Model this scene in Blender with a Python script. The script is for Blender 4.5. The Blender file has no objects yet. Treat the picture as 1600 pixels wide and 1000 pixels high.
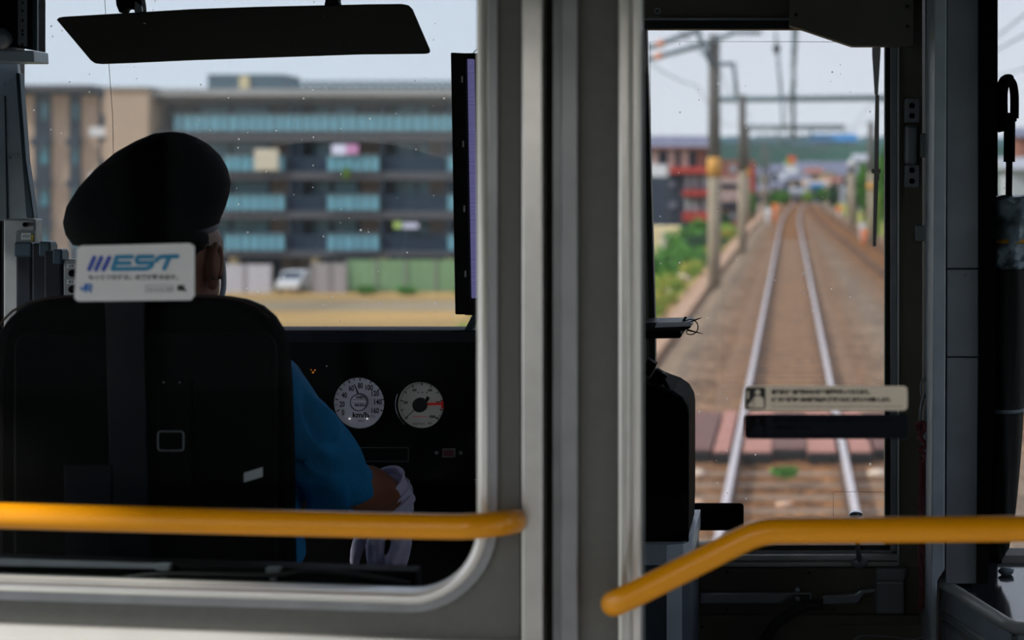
import bpy, bmesh, math, random
from mathutils import Vector, Matrix, noise
from mathutils.geometry import tessellate_polygon
random.seed(7)
SC = bpy.context.scene
COL = SC.collection

# ---------------------------------------------------------------- camera, sky, sun, exposure
F = 2600.0            # focal length in pixels of a 1600 px wide frame
VX, VY = 1234.0, 276.0
EYE = 1.70            # eye height over the cab floor; rail heads lie 2.86 m under the eye
RAIL = EYE - 2.86
cam_d = bpy.data.cameras.new('camera')
cam = bpy.data.objects.new('camera', cam_d)
COL.objects.link(cam)
cam.location = (0, 0, EYE)
cam.rotation_euler = (math.pi/2, 0, 0)
cam_d.sensor_width = 36.0
cam_d.lens = F/1600*36.0
cam_d.shift_x = -(VX-800)/1600
cam_d.shift_y = -(500-VY)/1600
cam_d.clip_start = 0.05
cam_d.clip_end = 4000
cam_d.dof.use_dof = True
cam_d.dof.focus_distance = 2.82
cam_d.dof.aperture_fstop = cam_d.lens/15.0
SC.camera = cam

world = bpy.data.worlds.new('sky')
SC.world = world
world.use_nodes = True
wn = world.node_tree
wn.nodes.clear()
w_out = wn.nodes.new('ShaderNodeOutputWorld')
w_bg = wn.nodes.new('ShaderNodeBackground')
w_ramp = wn.nodes.new('ShaderNodeValToRGB')
w_sep = wn.nodes.new('ShaderNodeSeparateXYZ')
w_tc = wn.nodes.new('ShaderNodeTexCoord')
wn.links.new(w_tc.outputs['Generated'], w_sep.inputs[0])
wn.links.new(w_sep.outputs['Z'], w_ramp.inputs[0])
wn.links.new(w_ramp.outputs[0], w_bg.inputs[0])
wn.links.new(w_bg.outputs[0], w_out.inputs[0])
w_ramp.color_ramp.elements[0].position = 0.0
w_ramp.color_ramp.elements[0].color = (0.67, 0.67, 0.715, 1)
w_ramp.color_ramp.elements[1].position = 0.35
w_ramp.color_ramp.elements[1].color = (0.64, 0.655, 0.78, 1)
w_bg.inputs[1].default_value = 2.3

sun_d = bpy.data.lights.new('sun', 'SUN')
sun = bpy.data.objects.new('sun', sun_d)
COL.objects.link(sun)
sun_d.energy = 6.3
sun_d.angle = math.radians(6)
sun_d.color = (1.0, 0.93, 0.82)
sun.rotation_euler = Vector((0.80, 0.30, -0.56)).to_track_quat('-Z', 'Y').to_euler()   # light travels away from the viewer

vs = SC.view_settings
vs.view_transform = 'Standard'
vs.look = 'None'
vs.gamma = 1
vs.use_curve_mapping = False
vs.exposure = 0.0
SC.cycles.use_denoising = True
SC.cycles.max_bounces = 12
SC.cycles.transparent_max_bounces = 24
SC.cycles.caustics_reflective = False
SC.cycles.caustics_refractive = False

# ---------------------------------------------------------------- materials
def lin(c):
    return tuple((v/255/12.92 if v <= 10.3 else ((v/255+0.055)/1.055)**2.4) for v in c)
MATS = {}
def mat(name, col, rough=0.5, metal=0.0, var=0.10, scale=18.0, bump=0.0, bscale=150.0, emit=0.0, spec=0.5, col2=None, stretch=None):
    m = bpy.data.materials.new(name)
    m.use_nodes = True
    nt = m.node_tree
    b = nt.nodes['Principled BSDF']
    tc = nt.nodes.new('ShaderNodeTexCoord')
    n = nt.nodes.new('ShaderNodeTexNoise')
    n.inputs['Scale'].default_value = scale
    n.inputs['Detail'].default_value = 4
    src = tc.outputs['Object']
    if stretch:
        mp = nt.nodes.new('ShaderNodeMapping')
        mp.inputs['Scale'].default_value = stretch
        nt.links.new(src, mp.inputs[0]); src = mp.outputs[0]
    nt.links.new(src, n.inputs['Vector'])
    r = nt.nodes.new('ShaderNodeValToRGB')
    c = lin(col)
    if col2 is None:
        a0 = tuple(max(0, v*(1-var)) for v in c); a1 = tuple(v*(1+var) for v in c)
    else:
        a0 = lin(col2); a1 = c
    r.color_ramp.elements[0].position = 0.35; r.color_ramp.elements[1].position = 0.65
    r.color_ramp.elements[0].color = (*a0, 1); r.color_ramp.elements[1].color = (*a1, 1)
    nt.links.new(n.outputs[0], r.inputs[0])
    nt.links.new(r.outputs[0], b.inputs['Base Color'])
    b.inputs['Roughness'].default_value = rough
    b.inputs['Metallic'].default_value = metal
    b.inputs['Specular IOR Level'].default_value = spec
    if emit:
        nt.links.new(r.outputs[0], b.inputs['Emission Color'])
        b.inputs['Emission Strength'].default_value = emit
    if bump:
        n2 = nt.nodes.new('ShaderNodeTexNoise'); n2.inputs['Scale'].default_value = bscale; n2.inputs['Detail'].default_value = 3
        bp = nt.nodes.new('ShaderNodeBump'); bp.inputs['Strength'].default_value = bump; bp.inputs['Distance'].default_value = 0.01
        nt.links.new(src, n2.inputs['Vector'])
        nt.links.new(n2.outputs[0], bp.inputs['Height'])
        nt.links.new(bp.outputs[0], b.inputs['Normal'])
    MATS[name] = m
    return m

def glass_mat(name, tint=(1, 1, 1), dirt=0.0, specks=0.0, wiper=None, refl=1.0):
    """thin clear pane: straight transmission, mirror reflection by Fresnel, and a film and specks of dust"""
    m = bpy.data.materials.new(name)
    m.use_nodes = True
    nt = m.node_tree
    nt.nodes.clear()
    N = nt.nodes.new; K = nt.links.new
    out = N('ShaderNodeOutputMaterial')
    tr = N('ShaderNodeBsdfTransparent'); tr.inputs[0].default_value = (*tint, 1)
    gl = N('ShaderNodeBsdfGlossy'); gl.inputs['Roughness'].default_value = 0.0
    fr = N('ShaderNodeFresnel'); fr.inputs[0].default_value = 1.30
    mu = N('ShaderNodeMath'); mu.operation = 'MULTIPLY'; mu.inputs[1].default_value = refl
    K(fr.outputs[0], mu.inputs[0])
    mx = N('ShaderNodeMixShader')
    K(mu.outputs[0], mx.inputs[0]); K(tr.outputs[0], mx.inputs[1]); K(gl.outputs[0], mx.inputs[2])
    last = mx
    if dirt or specks:
        tc = N('ShaderNodeTexCoord')
        n1 = N('ShaderNodeTexNoise'); n1.inputs['Scale'].default_value = 2.5; n1.inputs['Detail'].default_value = 6
        K(tc.outputs['Object'], n1.inputs['Vector'])
        film = N('ShaderNodeMath'); film.operation = 'MULTIPLY'; film.inputs[1].default_value = dirt*2
        K(n1.outputs[0], film.inputs[0])
        fsrc = film.outputs[0]
        if wiper:
            (wx, wz, wr) = wiper
            sp = N('ShaderNodeVectorMath'); sp.operation = 'SUBTRACT'; sp.inputs[1].default_value = (wx, 0, wz)
            K(tc.outputs['Object'], sp.inputs[0])
            fl = N('ShaderNodeVectorMath'); fl.operation = 'MULTIPLY'; fl.inputs[1].default_value = (1, 0, 1)
            K(sp.outputs[0], fl.inputs[0])
            ln = N('ShaderNodeVectorMath'); ln.operation = 'LENGTH'
            K(fl.outputs[0], ln.inputs[0])
            gt = N('ShaderNodeMath'); gt.operation = 'GREATER_THAN'; gt.inputs[1].default_value = wr
            K(ln.outputs['Value'], gt.inputs[0])
            ad = N('ShaderNodeMath'); ad.operation = 'MULTIPLY_ADD'; ad.inputs[1].default_value = dirt*2.2
            K(gt.outputs[0], ad.inputs[0]); K(film.outputs[0], ad.inputs[2])
            fsrc = ad.outputs[0]
        vo = N('ShaderNodeTexVoronoi'); vo.inputs['Scale'].default_value = 58.0; vo.inputs['Randomness'].default_value = 1.0
        K(tc.outputs['Object'], vo.inputs['Vector'])
        sepc = N('ShaderNodeSeparateColor'); K(vo.outputs['Color'], sepc.inputs[0])
        thr = N('ShaderNodeMath'); thr.operation = 'MULTIPLY_ADD'; thr.inputs[1].default_value = 0.46; thr.inputs[2].default_value = -0.33
        K(sepc.outputs[0], thr.inputs[0])
        lt = N('ShaderNodeMath'); lt.operation = 'LESS_THAN'
        K(vo.outputs['Distance'], lt.inputs[0]); K(thr.outputs[0], lt.inputs[1])
        sm = N('ShaderNodeMath'); sm.operation = 'MULTIPLY'; sm.inputs[1].default_value = specks
        K(lt.outputs[0], sm.inputs[0])
        su = N('ShaderNodeMath'); su.operation = 'MAXIMUM'
        K(fsrc, su.inputs[0]); K(sm.outputs[0], su.inputs[1])
        df = N('ShaderNodeBsdfTranslucent'); df.inputs[0].default_value = (0.75, 0.75, 0.72, 1)
        m2 = N('ShaderNodeMixShader')
        K(su.outputs[0], m2.inputs[0]); K(mx.outputs[0], m2.inputs[1]); K(df.outputs[0], m2.inputs[2])
        last = m2
    K(last.outputs[0], out.inputs[0])
    MATS[name] = m
    return m

def ballast_mat():
    m = bpy.data.materials.new('ballast')
    m.use_nodes = True
    nt = m.node_tree; N = nt.nodes.new; K = nt.links.new
    b = nt.nodes['Principled BSDF']; b.inputs['Roughness'].default_value = 0.95; b.inputs['Specular IOR Level'].default_value = 0.1
    tc = N('ShaderNodeTexCoord')
    vo = N('ShaderNodeTexVoronoi'); vo.inputs['Scale'].default_value = 11
    K(tc.outputs['Object'], vo.inputs['Vector'])
    se = N('ShaderNodeSeparateColor'); K(vo.outputs['Color'], se.inputs[0])
    r1 = N('ShaderNodeValToRGB')      # plain grey stones
    r1.color_ramp.elements[0].color = (*lin((96, 82, 70)), 1); r1.color_ramp.elements[1].color = (*lin((170, 150, 130)), 1)
    r2 = N('ShaderNodeValToRGB')      # stones browned by brake dust and rust near the rails
    r2.color_ramp.elements[0].color = (*lin((86, 60, 40)), 1); r2.color_ramp.elements[1].color = (*lin((172, 120, 78)), 1)
    K(se.outputs[0], r1.inputs[0]); K(se.outputs[0], r2.inputs[0])
    sx = N('ShaderNodeSeparateXYZ'); K(tc.outputs['Object'], sx.inputs[0])
    def near(x0, drift=0.0):
        g = N('ShaderNodeMath'); g.operation = 'MULTIPLY_ADD'; g.inputs[1].default_value = drift; K(sx.outputs[1], g.inputs[0]); K(sx.outputs[0], g.inputs[2])
        a = N('ShaderNodeMath'); a.operation = 'SUBTRACT'; a.inputs[1].default_value = x0; K(g.outputs[0], a.inputs[0])
        c = N('ShaderNodeMath'); c.operation = 'ABSOLUTE'; K(a.outputs[0], c.inputs[0])
        d = N('ShaderNodeMapRange'); d.inputs['From Min'].default_value = 0.55; d.inputs['From Max'].default_value = 1.7
        d.inputs['To Min'].default_value = 1; d.inputs['To Max'].default_value = 0.12
        K(c.outputs[0], d.inputs[0]); return d.outputs[0]
    mx = N('ShaderNodeMath'); mx.operation = 'MAXIMUM'; K(near(0.0), mx.inputs[0]); K(near(3.4+0.0144*50, 0.0144), mx.inputs[1])
    n1 = N('ShaderNodeTexNoise'); n1.inputs['Scale'].default_value = 0.9; n1.inputs['Detail'].default_value = 5
    K(tc.outputs['Object'], n1.inputs['Vector'])
    mi = N('ShaderNodeMix'); mi.data_type = 'RGBA'
    K(mx.outputs[0], mi.inputs[0]); K(r1.outputs[0], mi.inputs[6]); K(r2.outputs[0], mi.inputs[7])
    mr = N('ShaderNodeMapRange'); mr.inputs['From Min'].default_value = 0.3; mr.inputs['From Max'].default_value = 0.7
    mr.inputs['To Min'].default_value = 0.72; mr.inputs['To Max'].default_value = 1.1
    K(n1.outputs[0], mr.inputs[0])
    m3 = N('ShaderNodeMix'); m3.data_type = 'RGBA'; m3.blend_type = 'MULTIPLY'; m3.inputs[0].default_value = 1
    K(mi.outputs[2], m3.inputs[6]); K(mr.outputs[0], m3.inputs[7])
    K(m3.outputs[2], b.inputs['Base Color'])
    bp = N('ShaderNodeBump'); bp.inputs['Strength'].default_value = 0.8; bp.inputs['Distance'].default_value = 0.04
    K(vo.outputs['Distance'], bp.inputs['Height']); K(bp.outputs[0], b.inputs['Normal'])
    MATS['ballast'] = m
    return m

# saloon and cab
mat('panel_grey', (98, 100, 97), 0.42, var=0.05, scale=60, bump=0.25, bscale=500)
mat('saloon_white', (215, 215, 212), 0.6, var=0.03)
mat('saloon_dark', (40, 40, 42), 0.7, var=0.05)
mat('saloon_floor', (128, 128, 127), 0.6)
mat('lamp_tube', (255, 250, 240), 0.4, var=0.0, emit=9.0)
mat('aluminium', (205, 205, 203), 0.32, 0.9, var=0.04, scale=40)
mat('alu_bright', (240, 240, 238), 0.3, 0.35, var=0.03)
mat('sill_alu', (236, 236, 230), 0.42, 0.05, var=0.06, scale=30)
mat('alu_dull', (146, 149, 154), 0.42, 0.6, var=0.08)
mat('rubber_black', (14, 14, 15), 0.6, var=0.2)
mat('yellow_paint', (242, 160, 8), 0.28, var=0.02, spec=0.5)
mat('cab_dark', (112, 104, 92), 0.6, var=0.12, scale=9)
mat('cab_olive', (128, 123, 108), 0.6, var=0.08, scale=9)
mat('cab_steel', (165, 170, 180), 0.42, 0.35, var=0.10, scale=12)
mat('cab_black', (13, 13, 15), 0.6, var=0.2, spec=0.06)
mat('console_black', (8, 8, 10), 0.6, var=0.2, spec=0.03)
mat('seat_black', (10, 10, 11), 0.85, var=0.3, scale=60, spec=0.05)
mat('seat_piping', (78, 54, 34), 0.7)
mat('visor_smoke', (60, 55, 49), 0.45, var=0.15, scale=5)
mat('chrome', (200, 204, 210), 0.2, 0.95, var=0.05)
mat('steel_box', (150, 150, 150), 0.45, 0.5)
mat('relay_black', (24, 29, 38), 0.4, var=0.15, spec=0.2)
mat('side_panel', (216, 226, 236), 0.45, 0.1, var=0.08)
mat('frame_teal', (50, 72, 84), 0.4, 0.3)
mat('plaque_grey', (120, 126, 130), 0.5)
mat('paper_white', (240, 240, 243), 0.7, var=0.02)
mat('print_black', (16, 16, 18), 0.6, var=0.05)
mat('print_grey', (95, 98, 100), 0.6, var=0.05)
mat('print_yellow', (205, 175, 40), 0.6)
mat('logo_blue', (14, 62, 165), 0.5, var=0.03)
mat('logo_teal', (10, 122, 168), 0.5, var=0.03)
mat('logo_jr', (10, 105, 190), 0.5, var=0.03)
mat('sticker_white', (212, 216, 222), 0.5, var=0.02)
mat('sticker_cream', (222, 212, 196), 0.5, var=0.02)
mat('sticker_navy', (15, 19, 29), 0.5, var=0.05, spec=0.08)
mat('sticker_navy_print', (5, 5, 8), 0.5, var=0.05, spec=0.05)
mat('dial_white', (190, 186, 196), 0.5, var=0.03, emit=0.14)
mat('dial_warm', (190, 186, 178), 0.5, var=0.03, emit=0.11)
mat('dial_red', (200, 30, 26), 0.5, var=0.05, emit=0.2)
mat('amber_lamp', (255, 150, 40), 0.4, emit=0.5)
mat('lamp_white', (255, 250, 240), 0.4, emit=0.8)
mat('led_violet', (158, 148, 214), 0.5, var=0.25, scale=300, emit=0.40, stretch=(0, 0, 1))
mat('indicator_red', (110, 40, 50), 0.4)
mat('cap_navy', (8, 9, 14), 0.85, var=0.25, scale=40, bump=0.15, bscale=300, spec=0.05)
mat('cap_band', (18, 26, 42), 0.6, var=0.15)
mat('skin', (140, 86, 62), 0.55, var=0.08, scale=25)
mat('hair_black', (9, 8, 8), 0.8, var=0.3, scale=120, spec=0.05)
mat('shirt_blue', (26, 128, 186), 0.8, var=0.10, scale=25, bump=0.3, bscale=40, spec=0.15)
mat('trouser_navy', (18, 20, 30), 0.8)
mat('glove_white', (214, 208, 236), 0.85, var=0.06, scale=60, bump=0.2, bscale=90, spec=0.1)
mat('mask_white', (225, 226, 228), 0.8, var=0.04)
mat('bag_black', (8, 10, 13), 0.7, var=0.2, scale=14, bump=0.2, bscale=20, spec=0.03)
mat('cabinet_slate', (92, 104, 118), 0.4, 0.3, var=0.10)
mat('rope_red', (152, 82, 88), 0.8, var=0.25, scale=90)
mat('umbrella_black', (10, 12, 14), 0.7, var=0.2)
mat('plastic_grey', (124, 142, 154), 0.22, var=0.35, scale=22, bump=1.0, bscale=30)
mat('band_yellow', (225, 160, 30), 0.5)
mat('strap_grey', (120, 134, 145), 0.6)
mat('top_gloss', (52, 56, 64), 0.12, var=0.15, spec=0.8)
mat('cable_black', (10, 10, 10), 0.5)
glass_mat('glass_window', (0.985, 0.99, 0.99), refl=0.5)
glass_mat('glass_saloon', (0.745, 0.775, 0.79), dirt=0.0, specks=0.0, refl=0.08)
glass_mat('glass_shield', (0.885, 0.91, 0.92), dirt=0.022, specks=0.9, wiper=((530-VX)*3.08/F, EYE-(700-VY)*3.08/F, 480*3.08/F))
glass_mat('glass_door', (0.915, 0.915, 0.91), dirt=0.036, specks=0.9)
# outside
ballast_mat()
mat('rail_steel', (176, 168, 172), 0.45, 0.2, var=0.06, scale=6)
mat('rail_web', (92, 66, 50), 0.8, var=0.2)
mat('rail_shine', (206, 194, 194), 0.35, 0.15, var=0.05, scale=6)
mat('sleeper_tan', (138, 112, 90), 0.9, var=0.2, scale=5)
mat('crossing_pink', (176, 122, 108), 0.8, var=0.10, scale=6)
mat('crossing_maroon', (114, 78, 70), 0.8, var=0.15, scale=6)
mat('stone_white', (206, 186, 168), 0.9)
mat('stone_pink', (216, 176, 150), 0.9, var=0.2, scale=3)
mat('soil', (176, 138, 100), 0.95, var=0.2, scale=1.2)
mat('trough_conc', (184, 148, 120), 0.9, var=0.15, scale=2)
mat('grass_dry', (204, 160, 94), 0.95, var=0.14, scale=0.16, col2=(160, 126, 76), stretch=(0.25, 1, 1))
mat('asphalt', (150, 152, 158), 0.9, var=0.1, scale=0.2)
mat('dirt_path', (152, 132, 104), 0.95, var=0.2, scale=0.15)
mat('ground_mixed', (120, 132, 108), 0.95, scale=0.08, col2=(150, 148, 140))
mat('slope_green', (110, 150, 50), 0.95, scale=0.8, col2=(182, 160, 76))
mat('leaf_green', (92, 150, 46), 0.7, scale=1.6, col2=(52, 104, 36))
mat('leaf_lime', (150, 180, 60), 0.7, scale=1.6, col2=(96, 140, 44))
mat('leaf_dark', (48, 92, 52), 0.8, scale=1.2, col2=(28, 62, 44))
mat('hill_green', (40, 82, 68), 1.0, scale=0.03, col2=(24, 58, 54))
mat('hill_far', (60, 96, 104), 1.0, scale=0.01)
mat('bark', (90, 72, 56), 0.9)
mat('concrete_pole', (150, 136, 118), 0.9, var=0.12, scale=1.5)
mat('concrete_backlit', (98, 94, 92), 0.9, var=0.12, scale=1.5)
mat('pole_band', (205, 150, 70), 0.7)
mat('steel_grey', (108, 122, 132), 0.6, 0.2, var=0.1)
mat('steel_teal', (84, 104, 114), 0.6, 0.2, var=0.1)
mat('insulator_orange', (226, 150, 120), 0.5)
mat('insulator_dark', (26, 32, 42), 0.5)
mat('wire_grey', (110, 124, 136), 0.6)
mat('wall_beige', (188, 162, 140), 0.85, var=0.05, scale=0.3)
mat('wall_tan', (132, 116, 106), 0.85, var=0.06, scale=0.3)
mat('slab_brown', (84, 84, 90), 0.85, var=0.06, scale=0.3)
mat('slab_light', (160, 158, 156), 0.85, var=0.05, scale=0.3)
mat('recess_navy', (14, 42, 64), 0.8, var=0.12, scale=0.3)
mat('window_teal', (54, 112, 128), 0.2, var=0.3, scale=0.8)
mat('rail_glass', (112, 166, 184), 0.35, var=0.2, scale=0.9, stretch=(3, 0, 0))
mat('white_paint', (222, 220, 224), 0.7, var=0.04)
mat('curtain_cream', (212, 200, 180), 0.8)
mat('cloth_pink', (214, 150, 196), 0.8)
mat('cloth_white', (224, 222, 246), 0.8)
mat('cloth_lime', (180, 205, 110), 0.8)
mat('fence_white', (190, 186, 194), 0.8, var=0.06, scale=0.8, stretch=(3, 0, 0))
mat('fence_grey', (158, 150, 152), 0.8, var=0.08, scale=0.8, stretch=(3, 0, 0))
mat('fence_green', (124, 156, 116), 0.8, var=0.10, scale=0.5)
mat('roof_slate', (116, 118, 138), 0.7, var=0.08, scale=0.2)
mat('brick_red', (188, 70, 62), 0.85, var=0.06)
mat('brick_brown', (150, 96, 84), 0.85, var=0.1, scale=0.4)
mat('wall_charcoal', (52, 62, 78), 0.85, var=0.12, scale=0.4)
mat('wall_pinkish', (204, 172, 164), 0.85, var=0.1, scale=0.4)
mat('wall_grey', (168, 170, 178), 0.85, var=0.08, scale=0.3)
mat('wall_cream', (228, 206, 160), 0.85, var=0.08, scale=0.3)
mat('roof_blue', (30, 118, 172), 0.6, var=0.08)
mat('sign_red', (226, 84, 40), 0.6)
mat('sign_green', (120, 170, 60), 0.6)
mat('sign_orange', (238, 130, 70), 0.6)
mat('tire_black', (20, 20, 22), 0.8)
M = MATS

# ---------------------------------------------------------------- geometry helpers
def P(px, py, Y):
    return Vector(((px-VX)*Y/F, Y, EYE-(py-VY)*Y/F))
def S(Y):
    return Y/F

class B:
    """collects shapes in one mesh, in world coordinates"""
    def __init__(self):
        self.bm = bmesh.new()
    def _take(self, t):
        me = bpy.data.meshes.new('tmp'); t.to_mesh(me); t.free()
        self.bm.from_mesh(me); bpy.data.meshes.remove(me)
        return self
    def box(self, x0, x1, y0, y1, z0, z1, bev=0.0, rot=None, seg=2):
        t = bmesh.new()
        bmesh.ops.create_cube(t, size=1)
        bmesh.ops.scale(t, vec=(x1-x0, y1-y0, z1-z0), verts=t.verts)
        if bev:
            bmesh.ops.bevel(t, geom=t.edges[:], offset=bev, segments=seg, affect='EDGES', profile=0.5)
        if rot is not None:
            bmesh.ops.transform(t, matrix=rot.to_4x4(), verts=t.verts)
        bmesh.ops.translate(t, vec=((x0+x1)/2, (y0+y1)/2, (z0+z1)/2), verts=t.verts)
        return self._take(t)
    def pbox(self, px0, py0, px1, py1, Y, d, bev=0.0):
        a = P(px0, py1, Y); c = P(px1, py0, Y)
        return self.box(a.x, c.x, Y, Y+d, a.z, c.z, bev)
    def prism(self, outer, y0, y1, holes=(), bev=0.0):
        """polygon in the XZ plane, with holes, extruded from y0 to y1"""
        t = bmesh.new()
        loops = [list(outer)] + [list(h) for h in holes]
        flat = [q for l in loops for q in l]
        tris = tessellate_polygon([[Vector((q[0], q[1], 0)) for q in l] for l in loops])
        f = [t.verts.new((q[0], y0, q[1])) for q in flat]
        k = [t.verts.new((q[0], y1, q[1])) for q in flat]
        for a, b_, c in tris:
            try:
                t.faces.new((f[a], f[b_], f[c])); t.faces.new((k[c], k[b_], k[a]))
            except ValueError:
                pass
        i0 = 0
        for l in loops:
            n = len(l)
            for i in range(n):
                a = i0+i; c = i0+(i+1) % n
                try:
                    t.faces.new((f[a], f[c], k[c], k[a]))
                except ValueError:
                    pass
            i0 += n
        bmesh.ops.recalc_face_normals(t, faces=t.faces)
        if bev and not holes:
            bmesh.ops.dissolve_limit(t, angle_limit=0.01, verts=t.verts, edges=t.edges)
            ed = [e for e in t.edges if e.calc_face_angle(0) > 0.5]
            bmesh.ops.bevel(t, geom=ed, offset=bev, segments=2, affect='EDGES', profile=0.5)
        return self._take(t)
    def pprism(self, pts, Y, d, holes=(), bev=0.0):
        cv = lambda l: [(P(x, y, Y).x, P(x, y, Y).z) for x, y in l]
        return self.prism(cv(pts), Y, Y+d, [cv(h) for h in holes], bev)
    def zprism(self, pts, z0, z1, bev=0.0):
        """polygon in the XY plane extruded in Z"""
        t = bmesh.new()
        f = [t.verts.new((x, y, z0)) for x, y in pts]; k = [t.verts.new((x, y, z1)) for x, y in pts]
        t.faces.new(f[::-1]); t.faces.new(k)
        n = len(pts)
        for i in range(n):
            t.faces.new((f[i], f[(i+1) % n], k[(i+1) % n], k[i]))
        bmesh.ops.recalc_face_normals(t, faces=t.faces)
        if bev:
            bmesh.ops.bevel(t, geom=t.edges[:], offset=bev, segments=2, affect='EDGES', profile=0.5)
        return self._take(t)
    def xprism(self, pts, x0, x1, bev=0.0):
        """polygon in the YZ plane extruded in X"""
        t = bmesh.new()
        f = [t.verts.new((x0, y, z)) for y, z in pts]; k = [t.verts.new((x1, y, z)) for y, z in pts]
        t.faces.new(f[::-1]); t.faces.new(k)
        n = len(pts)
        for i in range(n):
            t.faces.new((f[i], f[(i+1) % n], k[(i+1) % n], k[i]))
        bmesh.ops.recalc_face_normals(t, faces=t.faces)
        if bev:
            bmesh.ops.bevel(t, geom=t.edges[:], offset=bev, segments=2, affect='EDGES', profile=0.5)
        return self._take(t)
    def tube(self, pts, r, n=12, closed=False, twist=None):
        """round bar along points; r is one radius or one per point"""
        t = bmesh.new()
        pts = [Vector(p) for p in pts]
        R = r if isinstance(r, (list, tuple)) else [r]*len(pts)
        rings = []
        up = None
        m = len(pts)
        for i, p in enumerate(pts):
            if closed:
                d = pts[(i+1) % m]-pts[i-1]
            else:
                d = (pts[min(i+1, m-1)]-pts[max(i-1, 0)])
            d.normalize()
            if up is None:
                up = d.orthogonal().normalized()
            up = (up-d*up.dot(d))
            up = up.normalized() if up.length > 1e-6 else d.orthogonal().normalized()
            w = d.cross(up)
            rings.append([t.verts.new(p+(up*math.cos(a)+w*math.sin(a))*R[i]) for a in [2*math.pi*j/n for j in range(n)]])
        for i in range(m if closed else m-1):
            a, b_ = rings[i], rings[(i+1) % m]
            for j in range(n):
                t.faces.new((a[j], a[(j+1) % n], b_[(j+1) % n], b_[j]))
        if not closed:
            t.faces.new(rings[0][::-1]); t.faces.new(rings[-1])
        bmesh.ops.recalc_face_normals(t, faces=t.faces)
        for f in t.faces:
            f.smooth = len(f.verts) == 4
        return self._take(t)
    def ball(self, c, r, seg=16, rot=None):
        t = bmesh.new()
        bmesh.ops.create_uvsphere(t, u_segments=seg, v_segments=max(6, seg//2), radius=1)
        rr = r if isinstance(r, (list, tuple)) else (r, r, r)
        bmesh.ops.scale(t, vec=rr, verts=t.verts)
        if rot is not None:
            bmesh.ops.transform(t, matrix=rot.to_4x4(), verts=t.verts)
        bmesh.ops.translate(t, vec=c, verts=t.verts)
        for f in t.faces: f.smooth = True
        return self._take(t)
    def disc(self, c, r, y0, y1, n=40):
        """round plate facing the viewer, centre (x, z)"""
        return self.prism([(c[0]+r*math.cos(2*math.pi*i/n), c[1]+r*math.sin(2*math.pi*i/n)) for i in range(n)], y0, y1)
    def ring(self, c, r0, r1, y0, y1, n=48):
        o = [(c[0]+r1*math.cos(2*math.pi*i/n), c[1]+r1*math.sin(2*math.pi*i/n)) for i in range(n)]
        h = [(c[0]+r0*math.cos(2*math.pi*i/n), c[1]+r0*math.sin(2*math.pi*i/n)) for i in range(n)]
        return self.prism(o, y0, y1, [h])
    def stroke(self, pts, w, y0, y1, rnd=True):
        """flat line of width w through (x, z) points"""
        for (a, b_) in zip(pts[:-1], pts[1:]):
            d = Vector((b_[0]-a[0], b_[1]-a[1]))
            L = d.length
            if L < 1e-9: continue
            th = math.atan2(d.y, d.x)
            poly = []
            if rnd:
                for k in range(7):
                    q = th+math.pi/2+math.pi*k/6
                    poly.append((a[0]+w/2*math.cos(q), a[1]+w/2*math.sin(q)))
                for k in range(7):
                    q = th-math.pi/2+math.pi*k/6
                    poly.append((b_[0]+w/2*math.cos(q), b_[1]+w/2*math.sin(q)))
            else:
                nx, nz = -math.sin(th)*w/2, math.cos(th)*w/2
                poly = [(a[0]+nx, a[1]+nz), (a[0]-nx, a[1]-nz), (b_[0]-nx, b_[1]-nz), (b_[0]+nx, b_[1]+nz)]
            self._k = getattr(self, '_k', 0)+1
            self.prism(poly, y0-self._k*2.5e-5, y1)      # later strokes lie a hair above earlier ones
        return self
    def pstroke(self, pts, wpx, Y, d=0.0004, rnd=True):
        return self.stroke([(P(x, y, Y).x, P(x, y, Y).z) for x, y in pts], wpx*S(Y), Y, Y+d, rnd)
    def text(self, body, x0, x1, z0, z1, y, bold=0.0, shear=0.0, d=0.0003):
        """lettering filling the rectangle, facing the viewer"""
        c = bpy.data.curves.new('lettering', 'FONT'); c.body = body; c.size = 1.0; c.offset = bold; c.shear = shear
        c.resolution_u = 3
        o = bpy.data.objects.new('lettering', c); COL.objects.link(o)
        bpy.context.view_layer.update()
        me = bpy.data.meshes.new_from_object(o.evaluated_get(bpy.context.evaluated_depsgraph_get()))
        bpy.data.objects.remove(o); bpy.data.curves.remove(c)
        vsx = [v.co.x for v in me.vertices]; vsy = [v.co.y for v in me.vertices]
        ax, bx, ay, by = min(vsx), max(vsx), min(vsy), max(vsy)
        for v in me.vertices:
            v.co = Vector((x0+(v.co.x-ax)/(bx-ax)*(x1-x0), y, z0+(v.co.y-ay)/(by-ay)*(z1-z0)))
        self.bm.from_mesh(me); bpy.data.meshes.remove(me)
        return self
    def ptext(self, body, px0, py0, px1, py1, Y, bold=0.0, shear=0.0):
        a = P(px0, py1, Y); c = P(px1, py0, Y)
        return self.text(body, a.x, c.x, a.z, c.z, Y, bold, shear)
    def leaves(self, c, rad, n, size, seed=1):
        rnd = random.Random(seed)
        for i in range(n):
            while True:
                v = Vector((rnd.uniform(-1, 1), rnd.uniform(-1, 1), rnd.uniform(-1, 1)))
                if 0.25 < v.length <= 1: break
            v = v*(0.75+0.35*noise.noise(v*2.2+Vector((seed, seed*1.7, 0))))*1.1
            p = Vector(c)+Vector((v.x*rad[0], v.y*rad[1], v.z*rad[2]))
            s = size*rnd.uniform(0.6, 1.4)
            a = Vector((rnd.gauss(0, 1), rnd.gauss(0, 1), rnd.gauss(0, 1))).normalized()
            b_ = a.orthogonal().normalized()
            q = [p-a*s, p+b_*s*0.5, p+a*s, p-b_*s*0.5]
            self.bm.faces.new([self.bm.verts.new(x) for x in q])
        return self
    def smooth(self):
        for f in self.bm.faces: f.smooth = True
        return self

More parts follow.
